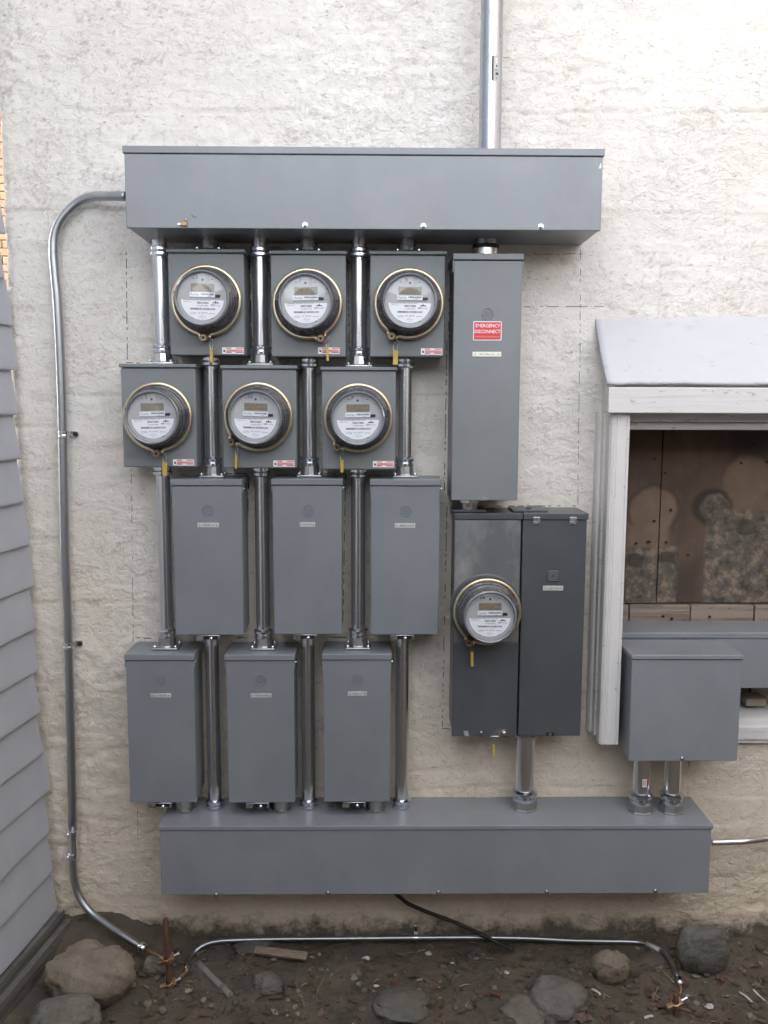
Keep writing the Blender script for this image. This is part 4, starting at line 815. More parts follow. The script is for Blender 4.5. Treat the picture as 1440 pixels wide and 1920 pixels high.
conduit('thick steel conduit under the dark service panel', [(985.5, 1420), (984, 1450)], z0p - 0.0005, zbg + 0.0005, 0.0245, 'nut', 'sleeve_nut', 0.066, emt, name='conduit')
for k, (pl, lb) in enumerate([([(1203.8, 1440), (1202.5, 1475)], 'left under the square box, carrying a red and white sticker'), ([(1260.5, 1440), (1260, 1475)], 'right of the pair under the square box')]):
    g = conduit('short thick steel conduit, ' + lb, pl, z0j - 0.0005, zbg + 0.0005, 0.0225, 'nut', 'sleeve_nut', 0.085, emt)
    if k == 0:
        mb = MB(); a0 = R(-90)
        def arc(mb, r_, a_, b_, za, zb_, m):
            pts = [(r_ * math.cos(q), r_ * math.sin(q)) for q in np.linspace(a_, b_, 6)]
            mb.faces([(x_, y_, z_) for x_, y_ in pts for z_ in (za, zb_)], [(2 * i, 2 * i + 2, 2 * i + 3, 2 * i + 1) for i in range(5)], m)
        zq = P(1205, 1476, 0.107).z - g.location.z
        arc(mb, 0.0229, R(-102), R(-62), zq, zq + 0.022, white_label); arc(mb, 0.0232, R(-72), R(-60), zq, zq + 0.022, red_print)
        for s in (-98, -93, -86, -80): arc(mb, 0.0231, R(s), R(s + 2.4), zq + 0.003, zq + 0.019, ink)
        put('pipe_sticker', mb, g)
# disconnect hubs
xh = P(911, 450, 0.075).x; z_ = z1d + 0.0155; L_ = ztg - z_
g = thing('conduit_nipple', 'wide short nipple joining top wireway to the tall disconnect box', 'conduit', (xh, -0.075, z_ + 0.0006))
put('nipple', MB().lathe([(0.0262, 0), (0.0262, L_)], emt_dull, (0, 0, 0), 'z', 28), g)
put('hub', MB().lathe([(0.031, 0.006), (0.031, 0.022), (0.0285, 0.026), (0.0262, 0.026)], bright, (0, 0, 0), 'z', 28).box(-0.037, 0.037, -0.034, 0.034, 0, 0.006, bright, 0.0015), g)
put('locknut', MB().lathe([(0.0262, L_ - 0.022), (0.0325, L_ - 0.022), (0.0325, L_ - 0.012), (0.0262, L_ - 0.012)], black_rubber, (0, 0, 0), 'z', 8, False), g)
xh = P(877, 945, 0.075).x; L_ = z0d - z1p - 0.001
g = thing('conduit_nipple', 'cast nipple between the tall disconnect box and the dark panel', 'conduit', (xh, -0.08, z1p + 0.0006))
put('nipple', MB().lathe([(0.024, 0), (0.024, L_)], cast, (0, 0, 0), 'z', 24), g)
put('locknut', MB().lathe([(0.024, L_ - 0.010), (0.029, L_ - 0.010), (0.029, L_ - 0.002), (0.024, L_ - 0.002)], bright, (0, 0, 0), 'z', 8, False), g)
put('hub_plate', MB().box(-0.042, 0.042, -0.038, 0.038, 0, 0.006, panel_paint, 0.002), g)
# riser
RD = 0.10; xr = (P(922.5, 5, RD).x + P(918.7, 255, RD).x) / 2; zr = z1
g = thing('riser_pipe', 'thick galvanised riser pipe rising from the top wireway', 'pipe', (xr, -RD, zr + 0.0005))
RR = 0.0265
put('pipe', MB().lathe([(RR, 0.006), (RR, 3.2), (0, 3.2)], rigid, (0, 0, 0), 'z', 40), g)
put('coupling_ring', MB().lathe([(RR * 0.86, 0), (RR * 0.86, 0.008), (RR * 1.03, 0.008), (RR * 1.05, 0.010), (RR * 1.05, 0.018), (RR * 1.0, 0.020)], emt_dull, (0, 0, 0), 'z', 32), g)
mb = MB(); za, zb_ = P(925, 152, RD + RR).z - zr, P(925, 104, RD + RR).z - zr
def arcp(mb, r_, a_, b_, za, zb_, m):
    pts = [(r_ * math.cos(q), r_ * math.sin(q)) for q in np.linspace(a_, b_, 7)]
    mb.faces([(x_, y_, z_) for x_, y_ in pts for z_ in (za, zb_)], [(2 * i, 2 * i + 2, 2 * i + 3, 2 * i + 1) for i in range(6)], m)
arcp(mb, RR + 0.0003, R(-94), R(-50), za, zb_, scrap_m); arcp(mb, RR + 0.0005, R(-93), R(-84), za + 0.002, zb_ - 0.001, ink)
zz_ = zb_ - 0.006; rnd = random.Random(9)
while zz_ > za + 0.006:
    dz = rnd.uniform(0.002, 0.006); arcp(mb, RR + 0.0005, R(rnd.uniform(-78, -70)), R(rnd.uniform(-66, -55)), zz_ - dz, zz_, rnd.choice((grey_ink, ink, white_label))); zz_ -= dz + rnd.uniform(0.002, 0.005)
put('pipe_sticker', mb, g)

# left run of thin conduit
LD = 0.028
lp = [(237, 368), (205, 368), (175, 369), (146, 380), (117, 408), (103, 438), (100, 470), (103, 515), (107, 560), (111.5, 640), (115, 730), (117, 800), (119, 900), (121, 1000), (124.5, 1100), (128, 1200), (131, 1320), (134, 1430), (136, 1556)]
path = [P(u, v, LD + (0.045 * sstep(150, 237, u) if v < 380 else 0)) for u, v in lp]
low = [P(136, 1556, LD), P(136.5, 1600, LD), P(138, 1640, LD + 0.002), P(147, 1677, LD + 0.006), P(168, 1708, LD + 0.018), P(196, 1731, LD + 0.040), P(228, 1753, LD + 0.07), P(266, 1777, LD + 0.095)]
g = thing('conduit', 'thin steel conduit curving out of top wireway down to the left corner', 'conduit', tuple(path[8]))
def rel(g, pts): return [Vector(p) - g.location for p in pts]
put('pipe', MB().tube(rel(g, smooth_path(path, 6)), 0.0116, emt_dull, 18), g)
put('lower_pipe', MB().tube(rel(g, smooth_path(low, 6)), 0.0098, emt_dull, 18), g)
for v in (1562, 1604):
    q = P(136, v, LD) - g.location; put('connector', MB().lathe([(0.0115, -0.008), (0.0145, -0.007), (0.0145, 0.001), (0.0128, 0.002), (0.0155, 0.004), (0.0155, 0.008), (0.0115, 0.010)], zinc, (0, 0, 0), 'z', 20), g, q)
a, e = P(136, 1568, LD) - g.location, P(136, 1602, LD) - g.location; put('coupling', MB().lathe([(0.0135, e.z), (0.0135, a.z)], emt, (a.x, a.y, 0), 'z', 20), g)
q0, q1_ = low[-2], low[-1]; dv = (q1_ - q0).normalized(); put('end_connector', MB().tube(rel(g, [q1_ - dv * 0.008, q1_ + dv * 0.012]), 0.0135, zinc, 16), g)
for u, v in ((119.5, 814), (128.5, 1210)):
    q = P(u, v, LD); st = put('strap', MB().lathe([(0.0126, -0.008), (0.0136, -0.008), (0.0136, -0.003), (0.0129, 0), (0.0136, 0.003), (0.0136, 0.008), (0.0126, 0.008)], bright, (0, 0, 0), 'z', 20)
        .box(0.010, 0.030, LD - 0.008, LD - 0.004, -0.007, 0.007, bright, 0.001), g, q - g.location)
    put('strap_screw', MB().lathe([(0.0065, 0), (0.0065, 0.003), (0.005, 0.005), (0, 0.006)], black_rubber, (0.024, LD - 0.009, 0), 'y', 12), st)
# thin conduit leaving on the right
RDp = 0.06; rp = [P(1332, 1579.5, RDp), P(1372, 1578.5, RDp), P(1402, 1576.8, RDp), P(1440, 1572, RDp - 0.015), P(1500, 1560, RDp - 0.03), P(1560, 1552, 0.02), P(1700, 1552, 0.02)]
g = thing('conduit', 'thin steel conduit leaving the right end of the bottom wireway', 'conduit', tuple(rp[0])); put('pipe', MB().tube(rel(g, smooth_path(rp, 6)), 0.0085, emt, 16), g)

# ------------------------------------------------------------------ yellow seal tags
def seal(hook, t0, t1, wide, label, d):
    """wire loop with a yellow tag below it"""
    h0, a, e = P(*hook, d), P(*t0, d), P(*t1, d); g = thing('seal_tag', label, 'seal tag', tuple(a), 'yellow seal tags')
    hk = h0 - a; mb = MB()
    w_ = wide / 2
    mb.tube(smooth_path([(-w_ * 0.5, 0, -0.001), (-w_ * 0.9, 0.001, hk.z * 0.4), (hk.x - 0.002, 0, hk.z), (hk.x + 0.003, -0.002, hk.z + 0.001), (w_ * 0.8, 0, hk.z * 0.45), (w_ * 0.45, 0, -0.001)], 5), 0.0006, bright, 6)
    put('wire', mb, g)
    L_ = a.z - e.z; put('tag', MB().box(-w_, w_, -0.0035, 0.0035, -L_, 0, yellow_tag, 0.001).box(-w_ * 1.05, w_ * 1.05, -0.0038, 0.0038, -0.003, 0.0005, yellow_tag, 0.001), g, (0, 0, 0), (0, math.atan2(a.x - e.x, L_), 0))
SL = [((396, 638), (396.5, 654), (396.5, 680), 0.0080, 'yellow seal tag hanging below the meter with handwritten 3', 1), ((613, 633), (614, 652), (614.5, 677), 0.0062, 'yellow seal tag hanging in front of a red warning sticker', 1),
      ((744, 640), (741.5, 657.5), (741.5, 684), 0.0125, 'wide yellow seal tag below the meter with handwritten 9', 1), ((308, 851), (309, 867), (309, 892), 0.0112, 'yellow seal tag over the conduit under the lower left meter', 1),
      ((444, 838), (443.5, 853), (442.5, 879), 0.0062, 'thin yellow seal tag under the lower middle meter', 1), ((642, 846), (641, 863), (641.5, 886), 0.0080, 'yellow seal tag under the lower right meter', 1),
      ((884, 1212), (885, 1223), (885, 1249), 0.0070, 'yellow seal tag under the meter on the dark panel', 2), ((925.5, 1386), (925.5, 1397), (925.5, 1421), 0.0058, 'yellow seal tag below the bottom edge of the dark panel', 0)]
for h_, a, e, wd_, lb, k in SL: seal(h_, a, e, wd_, lb, {0: PD + 0.003, 1: MBD + 0.016, 2: PD + 0.022}[k])

# ------------------------------------------------------------------ siding house on the left
TH = R(8); tdir = Vector((-math.sin(TH), -math.cos(TH), 0)); ndir = Vector((math.cos(TH), -math.sin(TH), 0))
fb, ft = P(100, 1704, 0.03), P(19, 696, 0.03)
lean = (ft.x - fb.x) / (ft.z - fb.z); CH = (ft.z - fb.z) / 13.0
house = thing('siding_house', 'neighbouring house clad in pale vinyl siding at the left edge', 'house', (fb.x, fb.y, fb.z))
hrot = Matrix(((tdir.x, ndir.x, 0), (tdir.y, ndir.y, 0), (0, 0, 1)))
def hp(t_, n_, z_): return Vector((tdir.x * t_ + ndir.x * n_ + lean * z_, tdir.y * t_ + ndir.y * n_, z_))
NCO = 34; rnd = random.Random(5)
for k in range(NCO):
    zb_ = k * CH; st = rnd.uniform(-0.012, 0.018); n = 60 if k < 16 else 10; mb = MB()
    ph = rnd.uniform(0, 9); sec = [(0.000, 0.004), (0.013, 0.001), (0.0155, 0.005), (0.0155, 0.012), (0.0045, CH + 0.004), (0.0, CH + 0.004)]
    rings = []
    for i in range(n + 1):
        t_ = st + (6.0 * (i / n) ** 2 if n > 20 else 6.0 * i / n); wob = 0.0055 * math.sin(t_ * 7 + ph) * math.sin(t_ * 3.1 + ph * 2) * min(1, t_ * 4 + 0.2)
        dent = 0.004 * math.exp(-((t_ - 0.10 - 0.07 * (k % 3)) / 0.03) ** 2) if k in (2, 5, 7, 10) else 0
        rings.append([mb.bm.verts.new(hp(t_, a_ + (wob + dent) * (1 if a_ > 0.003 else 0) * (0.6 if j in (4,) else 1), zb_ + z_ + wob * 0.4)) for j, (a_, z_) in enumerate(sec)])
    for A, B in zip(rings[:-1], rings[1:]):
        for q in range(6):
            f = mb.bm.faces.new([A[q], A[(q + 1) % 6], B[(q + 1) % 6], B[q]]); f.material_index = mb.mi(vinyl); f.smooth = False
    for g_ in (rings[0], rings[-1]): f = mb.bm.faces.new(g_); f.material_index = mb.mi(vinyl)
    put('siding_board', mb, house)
HT = NCO * CH; WB = 6.0
def hbox(name, t0, t1, n0, n1, z0_, z1_, m, par=house):
    vs_ = [hp(t_, n_, z_) for z_ in (z0_, z1_) for n_ in (n0, n1) for t_ in (t0, t1)]
    mb = MB().faces(vs_, [(0, 1, 3, 2), (4, 5, 7, 6), (0, 1, 5, 4), (2, 3, 7, 6), (0, 2, 6, 4), (1, 3, 7, 5)], m); return put(name, mb, par)
hbox('sheathing', 0.012, 6.0, -WB, -0.001, -0.30, HT, dark_edge)
zsk = P(118, 1704, 0.03).z - fb.z
hbox('skirt_board', -0.004, 6.0, -0.02, 0.030, zsk - 0.030, -0.001, grey_board)
hbox('skirt_board', -0.008, 6.0, -0.02, 0.046, -0.34, zsk - 0.031, grey_board)
mb = MB().prism([(-0.25, 0), (WB / 2, WB * 0.18), (WB + 0.25, 0), (WB + 0.25, 0.1), (WB / 2, WB * 0.18 + 0.12), (-0.25, 0.1)], 0.0, 6.3, roof_m, 'y')
ro = put('roof', mb, house, hp(0, 0, HT)); ro.matrix_local = Matrix.Translation(hp(-0.1, 0, HT)) @ Matrix(((-ndir.x, tdir.x, 0, 0), (-ndir.y, tdir.y, 0, 0), (0, 0, 1, 0), (0, 0, 0, 1)))

# ------------------------------------------------------------------ brick building far behind the gap
BYD = 6.5
bx0 = P(-16, 500, -BYD).x; bx1 = P(34, 500, -BYD).x
bb = thing('brick_building', 'sunlit orange brick building glimpsed through the gap at far left', 'building', (bx0, BYD, 0))
put('facade', MB().box(-7.0, bx1 - bx0 + 0.02, 0.012, 4.0, -0.4, 7.0, mortar), bb)
CACHE['brick'] = MB().box(0, 0.205, 0, 0.09, 0, 0.064, brick_m, 0.004, 1).mesh('brick')
rows = int(4.6 / 0.0755)
for j in range(rows):
    z_ = 1.3 + j * 0.0755
    for i in range(-1, 3):
        o = put('brick', CACHE['brick'], bb, (i * 0.2155 + (0.108 if j % 2 else 0) - 0.1 + random.uniform(-0.002, 0.002), random.uniform(-0.002, 0.002), z_))

# ------------------------------------------------------------------ unseen block added behind the viewer: dims the wall foot, brightens metal reflections
blk = thing('sky_blocker', 'pale added block behind the viewer, cutting low sky light off the wall', 'building', (0, -3.5, 0))
put('wall', MB().box(-0.9, 9.0, -4.0, 0, -0.3, 2.3, simple('blocker_render', (0.80, 0.78, 0.74), 0.9)), blk)
put('roof', MB().prism([(0.12, 2.3), (-2.0, 2.75), (-4.3, 2.3)], -1.0, 9.2, roof_m, 'x'), blk)
put('side_blocker', MB().box(2.6, 7.0, 0.002, 3.4, -0.3, 4.2, simple('side_blocker_boards', (0.16, 0.13, 0.105), 0.9)), blk)  # dark unseen block added to cut sky light from the right
put('blocker_door', MB().box(-1.2, 1.4, 0.001, 0.04, -0.1, 2.1, grey_board), blk)

# ------------------------------------------------------------------ ground
gpx = [(-200, 1712), (100, 1716), (180, 1716), (240, 1722), (300, 1733), (370, 1746), (450, 1754), (600, 1762), (780, 1764), (950, 1766), (1100, 1764), (1200, 1756), (1290, 1752), (1380, 1762), (1500, 1768)]
gz = [(P(u, v).x, P(u, v).z) for u, v in gpx]; gx_, gz_ = np.array([a for a, _ in gz]), np.array([b_ for _, b_ in gz])
def soil_z(x, y):
    base = np.interp(x, gx_, gz_); near = np.exp(-np.abs(np.minimum(y, 0)) / 0.16)
    base = base * near + (1 - near) * (-0.035 + 0.05 * sstep(-0.75, -0.95, x))
    fade = sstep(3.0, 1.2, np.hypot(x, y))
    hgt = base + fade * (0.020 * fbm(x * 4.2, y * 4.2, 301, 4) + 0.012 * fbm(x * 21, y * 21, 311, 3) + 0.006 * fbm(x * 60, y * 60, 321, 2))
    hole = np.exp(-(((x + 0.545) / 0.05) ** 2 + ((y + 0.075) / 0.05) ** 2)); return hgt - 0.035 * hole
gx = np.concatenate([-np.geomspace(300, 1.5, 14), np.arange(-1.35, 1.35, 0.0085), np.geomspace(1.5, 300, 14)])
gy = np.concatenate([-np.geomspace(300, 1.0, 14), np.arange(-0.85, 0.03, 0.0085), np.array([0.06, 0.2, 0.6, 2, 5, 12, 30, 80, 300])])
XX, YY = np.meshgrid(gx, gy); ZZ = soil_z(XX, YY); ZZ = np.where(YY > 0.04, np.interp(XX, gx_, gz_) - 0.02, ZZ)
nxx, nyy = len(gx), len(gy); ii = np.arange(nxx * nyy).reshape(nyy, nxx)
soil = put('ground', np_mesh('ground', np.stack([XX, YY, ZZ], -1).reshape(-1, 3), np.stack([ii[:-1, :-1], ii[:-1, 1:], ii[1:, 1:], ii[1:, :-1]], -1).reshape(-1, 4), soil_m)); kind(soil, 'structure')
def sz(x, y): return float(soil_z(np.array([x]), np.array([y]))[0])
def on_soil(u, v):
    z = 0.0
    for _ in range(8):
        p = G(u, v, z); z = sz(p.x, p.y)
    return G(u, v, z)
# boulders: pixel box -> stone resting on the soil
def stone_mesh(sx, sy, sz_, seed, mat, sub=5, rough=0.16, boxy=0.0):
    bm = bmesh.new(); bmesh.ops.create_icosphere(bm, subdivisions=sub, radius=1.0)
    co = np.array([v.co[:] for v in bm.verts])
    if boxy: co = np.sign(co) * np.abs(co) ** (1 - boxy); co /= np.linalg.norm(co, axis=1, keepdims=True) ** 0.6
    n = fbm(co[:, 0] * 1.3 + seed, co[:, 1] * 1.3 + co[:, 2] * 1.1, 400 + seed, 4) + 0.5 * fbm(co[:, 2] * 1.6 + seed, co[:, 0] * 1.2 - co[:, 1], 430 + seed, 3)
    n = n + 0.22 * fbm(co[:, 0] * 5 + seed, co[:, 1] * 5 + co[:, 2] * 6, 470 + seed, 4) - 0.35 * np.clip(fbm(co[:, 2] * 2.2 + seed, co[:, 0] * 2.0 + co[:, 1], 490 + seed, 2) - 0.12, 0, 1)
    co = co * (1 + rough * 1.6 * n[:, None]) * np.array([sx, sy, sz_])
    for v, c in zip(bm.verts, co): v.co = c
    for f in bm.faces: f.smooth = True
    me = bpy.data.meshes.new('boulder'); bm.to_mesh(me); bm.free(); me.materials.append(mat); return me
def boulder(u0, v0, u1, v1, label, mat, seed, dy=0.75, sink=0.12, rot=0.0, boxy=0.2, name='boulder'):
    base = on_soil((u0 + u1) / 2, v1 - (v1 - v0) * 0.10); dep = (base - CAM).dot(F) ; sxw = (u1 - u0) / 2 * dep / FPX
    hgt = (v1 - v0) * dep / FPX
    # the picture height of a resting stone mixes its height and its depth (view from about 33 degrees above)
    syw = sxw * dy; szw = max(0.012, (hgt / 2 - 0.30 * syw) / 0.86)
    y = base.y + syw * 0.85
    o = put(name, stone_mesh(sxw, syw, szw, seed, mat, boxy=boxy), None, (base.x, y, sz(base.x, y) + szw * (1 - 2 * sink)), (0, rot, 0))
    return tag(o, label, 'boulder' if name == 'boulder' else 'stone')
boulder(75, 1780, 240, 1915, 'large rounded boulder with tan and grey halves beside the siding house', stone_m[0], 1, 0.6, 0.12, R(-6))
boulder(40, 1893, 172, 1990, 'pale grey boulder cut off by the lower left corner', stone_m[1], 2, 0.7, 0.12)
boulder(1274, 1750, 1371, 1850, 'round grey boulder standing against the wall at right', stone_m[3], 5, 0.55, 0.08, 0, 0.3)
boulder(1116, 1793, 1186, 1862, 'small tan wedge shaped stone left of the round grey boulder', stone_m[2], 8, 0.6, 0.1, R(18), 0.2, 'stone')
boulder(1000, 1838, 1112, 1930, 'flat grey rock half buried near the bottom edge', stone_m[1], 11, 0.9, 0.44, R(8))
boulder(944, 1872, 1030, 1935, 'low grey rock beside the flat half buried rock', stone_m[1], 13, 0.9, 0.46, R(-4))
boulder(702, 1868, 810, 1925, 'low olive grey rock half buried at bottom centre', stone_m[3], 15, 0.9, 0.46)
boulder(264, 1790, 311, 1836, 'fist sized grey stone beside the copper rod', stone_m[1], 17, 0.7, 0.1, 0, 0.2, 'stone')
boulder(470, 1818, 530, 1868, 'muddy stone half buried below the wood offcut', stone_m[3], 19, 0.9, 0.38, 0, 0.2, 'stone')
boulder(440, 1768, 505, 1792, 'flat stone tucked under the thin ground conduit', stone_m[3], 23, 0.8, 0.3, 0, 0.2, 'stone')
# lumps of earth and small stones
rnd = random.Random(11)
SM = [stone_mesh(1, 0.85, 0.7, 50 + k, stone_m[k % 4], 2, 0.2, 0.2) for k in range(6)]
def scatter_stuff(name, n, fn, mats):
    mb = MB()
    for _ in range(n): fn(mb, rnd)
    return kind(put(name, mb), 'stuff')
vsm = [[v.co.copy() for v in m_.vertices] for m_ in SM]; fsm = [[tuple(p.vertices) for p in m_.polygons] for m_ in SM]
def pebble(mb, rnd):
    u, v = rnd.uniform(90, 1440), 1765 + 150 * rnd.random() ** 0.8; p = on_soil(u, v)
    if p.y > -0.012: return
    s = rnd.choice((0.003, 0.004, 0.005, 0.006, 0.008, 0.011)) * rnd.uniform(0.7, 1.2); k = rnd.randrange(6); a = rnd.uniform(0, 6.28); ca, sa = math.cos(a), math.sin(a)
    mb.faces([(p.x + s * (c.x * ca - c.y * sa), p.y + s * (c.x * sa + c.y * ca), p.z + s * c.z + s * 0.2) for c in vsm[k]], fsm[k], rnd.choice([soil_m] * 10 + stone_m), True)
scatter_stuff('pebbles', 420, pebble, None)
def leaf_shape(mb, p, s, a, m, tilt, lobes=True):
    pts = []
    out = [(0, -1), (0.3, -0.55), (0.75, -0.5), (0.5, -0.1), (0.9, 0.25), (0.4, 0.35), (0.3, 0.8), (0, 1.05), (-0.35, 0.75), (-0.4, 0.3), (-0.85, 0.3), (-0.5, -0.1), (-0.7, -0.5), (-0.3, -0.6)] if lobes else [(0, -1), (0.35, -0.4), (0.4, 0.2), (0.1, 1), (-0.3, 0.4), (-0.35, -0.3)]
    ca, sa = math.cos(a), math.sin(a); cur = rnd.uniform(-0.3, 0.5)
    for x, y in out:
        z = cur * (x * x) * 0.8 + 0.25 * y * tilt + rnd.uniform(-0.08, 0.08)
        pts.append((p.x + s * (x * ca - y * sa), p.y + s * (x * sa + y * ca), p.z + s * z + s * 0.25))
    c = (p.x, p.y, p.z + s * 0.1); n = len(pts)
    mb.faces(pts + [c], [(k, (k + 1) % n, n) for k in range(n)], m)
def litter(mb, rnd):
    u, v = rnd.uniform(260, 1440), rnd.uniform(1775, 1925); p = on_soil(u, v)
    if p.y > -0.012: return
    leaf_shape(mb, p, rnd.uniform(0.006, 0.017), rnd.uniform(0, 6.28), rnd.choice(leaf_ms[:1] * 5 + leaf_ms[:3] * 3 + leaf_ms), rnd.uniform(-1, 1), rnd.random() < 0.5)
scatter_stuff('leaf_litter', 340, litter, None)
def grit(mb, rnd):
    u, v = rnd.uniform(260, 1440), rnd.uniform(1775, 1925); p = on_soil(u, v)
    if p.y > -0.012: return
    a = rnd.uniform(0, 3.14); l = rnd.uniform(0.008, 0.03); e = Vector((math.cos(a) * l, math.sin(a) * l, rnd.uniform(-0.002, 0.006)))
    mb.tube([p + Vector((0, 0, 0.003)), p + e * 0.5 + Vector((0, 0, 0.006)), p + e + Vector((0, 0, 0.003))], rnd.uniform(0.0006, 0.0016), rnd.choice([twig_m, leaf_ms[0], leaf_ms[0], niche_m]), 5)
scatter_stuff('twig_litter', 150, grit, None)
def lone_leaf(u, v, s, m, label, tilt=0.4):
    p = on_soil(u, v); mb = MB(); leaf_shape(mb, Vector((0, 0, 0)), s, rnd.uniform(0, 6), m, tilt); o = put('dry_leaf', mb, None, p); tag(o, label, 'leaf')
lone_leaf(1088, 1912, 0.030, leaf_ms[1], 'large tan lobed dry leaf leaning on the flat rock')
lone_leaf(1245, 1888, 0.021, leaf_ms[0], 'brown dry leaf beside the right ground clamp')
lone_leaf(1222, 1862, 0.026, leaf_ms[0], 'dark brown curled leaf between small stone and round boulder')
lone_leaf(664, 1836, 0.014, leaf_ms[3], 'pale curled leaf on bare soil below the wireway')
lone_leaf(632, 1748, 0.020, leaf_ms[2], 'rust red leaf caught behind the ground conduit')
def scrap(u, v, s, label, seed):
    p = on_soil(u, v); r_ = random.Random(seed); pts = [(s * r_.uniform(0.6, 1.1) * math.cos(k * 0.9), s * r_.uniform(0.5, 1.0) * math.sin(k * 0.9), s * r_.uniform(0.1, 0.7)) for k in range(7)]
    tag(put('plaster_scrap', MB().faces(pts + [(0, 0, s * 0.8), (0, 0, -s * 0.2)], [(k, (k + 1) % 7, 7) for k in range(7)] + [((k + 1) % 7, k, 8) for k in range(7)], scrap_m), None, p), label, 'debris')
scrap(686, 1800, 0.015, 'bluish white plaster scrap on soil left of centre', 1); scrap(802, 1790, 0.011, 'pale plaster flake under the conduit strap', 2)
scrap(848, 1807, 0.007, 'tiny white plaster flake right of the conduit strap', 3); scrap(950, 1826, 0.010, 'pale plaster flake below the end of the black cable', 4)
scrap(1330, 1891, 0.012, 'bluish scrap on soil below the round boulder', 5); scrap(706, 1851, 0.009, 'pale flake above the olive grey rock', 6)
a, e = on_soil(478, 1790), on_soil(576, 1803); dv = e - a
o = put('wood_offcut', MB().box(-dv.length / 2, dv.length / 2, -0.011, 0.011, -0.006, 0.006, chip_m, 0.0015, 1), None, (a + e) / 2 + Vector((0, 0, 0.014)), (R(28), 0, math.atan2(dv.y, dv.x))); tag(o, 'flat tan wood offcut lying on the soil', 'wood offcut')
def strip(name, label, cat, pts, r, m, flat=1.0, lift=0.004):
    q = [on_soil(u, v) + Vector((0, 0, lift + (k % 2) * 0.002)) for k, (u, v) in enumerate(pts)]; o0 = q[0].copy()
    return tag(put(name, MB().tube([p - o0 for p in smooth_path(q, 5)], r, m, 8, True, flat), None, o0), label, cat)
strip('straw', 'bent dry straw on the soil left of centre', 'straw', [(594, 1880), (596, 1860), (608, 1836)], 0.0010, twig_m)
strip('plastic_strap', 'old grey pipe stub half buried beside the left ground clamp', 'pipe', [(372, 1808), (400, 1838), (432, 1868)], 0.009, concrete, 1, 0.002)
strip('twig', 'pale twig lying on soil at the right edge', 'twig', [(1386, 1863), (1400, 1874), (1412, 1884)], 0.0028, scrap_m)
strip('twig', 'curved pale twig in the lower right corner', 'twig', [(1412, 1858), (1424, 1872), (1442, 1886)], 0.0026, scrap_m)
strip('twig', 'straight thin twig beside the right ground conduit', 'twig', [(1240, 1822), (1252, 1834), (1264, 1846)], 0.0013, twig_m)
strip('butt', 'short white butt on soil right of the flat rock', 'debris', [(1110, 1858), (1118, 1863), (1126, 1868)], 0.0034, scrap_m)
strip('butt', 'short white butt at the bottom edge', 'debris', [(1208, 1912), (1216, 1910), (1224, 1908)], 0.0034, scrap_m)

# ground rods, clamps, bonding conduit, cable
def rod(u0, v0, u1, v1, label, r=0.0072):
    b_ = on_soil(u1, v1); t_ = P(u0, v0, -b_.y); g = thing('ground_rod', label, 'ground rod', tuple(b_)); tv = t_ - b_
    put('rod', MB().tube([Vector((0, 0, -0.12)), Vector((0, 0, 0)), tv * 0.98, tv], [r, r, r, r * 0.7], copper, 14), g); return g, tv
g, tv = rod(310, 1722, 319, 1852, 'rusty copper ground rod standing in the soil at the left corner')
def clamp(par, base, sc=1.0):
    mb = MB().lathe([(0.009, -0.008), (0.0125, -0.007), (0.0125, 0.007), (0.009, 0.008)], brass, (0, 0, 0), 'z', 10, False).box(-0.026, -0.008, -0.006, 0.006, -0.006, 0.006, brass, 0.002).lathe([(0.004, 0.006), (0.004, 0.026), (0.0055, 0.026), (0.0055, 0.031), (0, 0.031)], zinc, (0, 0, 0), 'x', 8).box(0.006, 0.016, -0.010, 0.010, -0.004, 0.004, brass, 0.001)
    return put('clamp', mb, par, base, (0.3, -0.35, 0.2))
clamp(g, tv * 0.42); clamp(g, tv * 0.06)
wp = [low[-1] - g.location, low[-1] - g.location + Vector((0.014, -0.002, -0.006)), tv * 0.46 + Vector((-0.022, -0.006, 0.004)), tv * 0.42 + Vector((-0.008, -0.010, 0))]
put('ground_wire', MB().tube(smooth_path(wp, 5), 0.0038, brass, 8), g)
gp = [(352, 1817), (355, 1803), (362, 1789), (376, 1776), (400, 1766.5), (440, 1763), (520, 1761), (640, 1760), (780, 1758.5), (900, 1758), (1000, 1760), (1064, 1763.5), (1130, 1765), (1187, 1766), (1212, 1770), (1238, 1782), (1255, 1799), (1266, 1822), (1274, 1842)]
def lying(u, v, k):
    s_ = on_soil(u, v); return P(u, v, max(0.022, -s_.y + 0.012))
cpts = [lying(u, v, k) for (u, v), k in zip(gp, [1, .95, .85, .65, .4, .15, 0, 0, 0, 0, 0, 0, 0, 0.05, .2, .5, .75, .92, 1])]
g2 = thing('conduit', 'thin bonding conduit lying along the foot of the wall', 'conduit', tuple(cpts[8]))
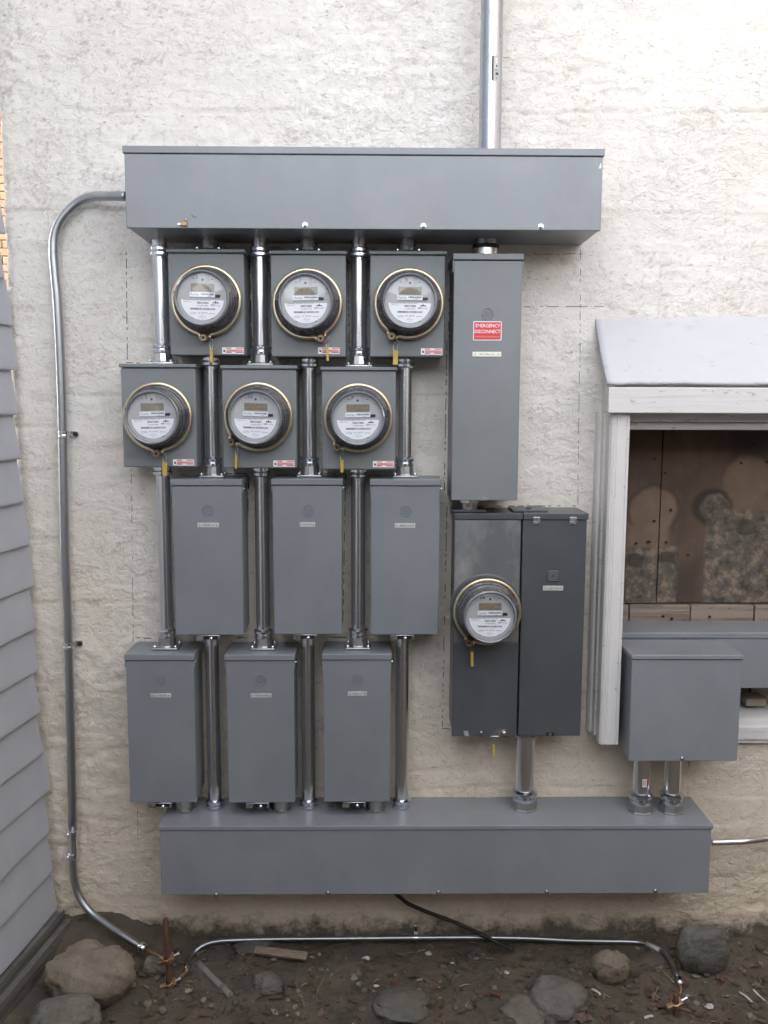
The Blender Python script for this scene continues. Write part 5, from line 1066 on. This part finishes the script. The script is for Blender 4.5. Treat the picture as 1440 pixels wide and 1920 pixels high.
put('pipe', MB().tube(rel(g2, smooth_path(cpts, 6)), 0.0068, emt_dull, 14), g2)
for q, q2 in ((cpts[0], cpts[1]), (cpts[-1], cpts[-2])):
    dv = (q - q2).normalized(); put('end_connector', MB().tube(rel(g2, [q - dv * 0.012, q + dv * 0.010]), 0.0095, zinc, 14), g2); put('wire_end', MB().tube(rel(g2, smooth_path([q, q + dv * 0.02 + Vector((-0.004, 0, 0)), q + dv * 0.035 + Vector((-0.014, 0, -0.004)), q + dv * 0.05 + Vector((-0.020, 0, -0.004))], 4)), 0.0032, brass, 8), g2)
a, e = cpts[14] - g2.location, cpts[15] - g2.location; put('pipe_sticker', MB().tube([a, a.lerp(e, 0.5), e], 0.0071, scrap_m, 14), g2)
q = cpts[8] - g2.location; st = put('strap', MB().lathe([(0.0072, -0.006), (0.0082, -0.006), (0.0082, 0.006), (0.0072, 0.006)], bright, (0, 0, 0), 'x', 16).box(-0.006, 0.006, 0.010, 0.014, 0.004, 0.030, bright, 0.001), g2, q)
put('strap_screw', MB().lathe([(0.0048, 0), (0.0048, 0.003), (0, 0.005)], black_rubber, (0, 0.009, 0.019), 'y', 10), st)
b_ = on_soil(1268, 1905); g = thing('ground_rod', 'copper ground rod end clamped beside the round boulder', 'ground rod', tuple(b_)); t_ = P(1267, 1862, -b_.y) - b_
put('rod', MB().tube([(0, 0, -0.12), (0, 0, 0), t_ * 0.95, t_], [0.0065, 0.0065, 0.0065, 0.005], copper, 12), g); clamp(g, t_ * 0.55)
cb = [(741.5, 1676, 0.06), (752, 1684, 0.055), (765, 1694, 0.05), (801, 1710, 0.04), (855, 1730, 0.035), (909, 1755.5, 0.04), (940, 1771, 0.055), (962, 1781, 0.075)]
pts = [P(u, v, d_) for u, v, d_ in cb]
g3 = thing('cable', 'black cable drooping from under the bottom wireway into the soil', 'cable', tuple(pts[0])); put('cord', MB().tube(rel(g3, smooth_path(pts, 6)), 0.0052, cable_black, 10), g3)
put('cable_clip', MB().box(-0.006, 0.014, -0.006, 0.006, 0.002, 0.006, cast, 0.001), g3)
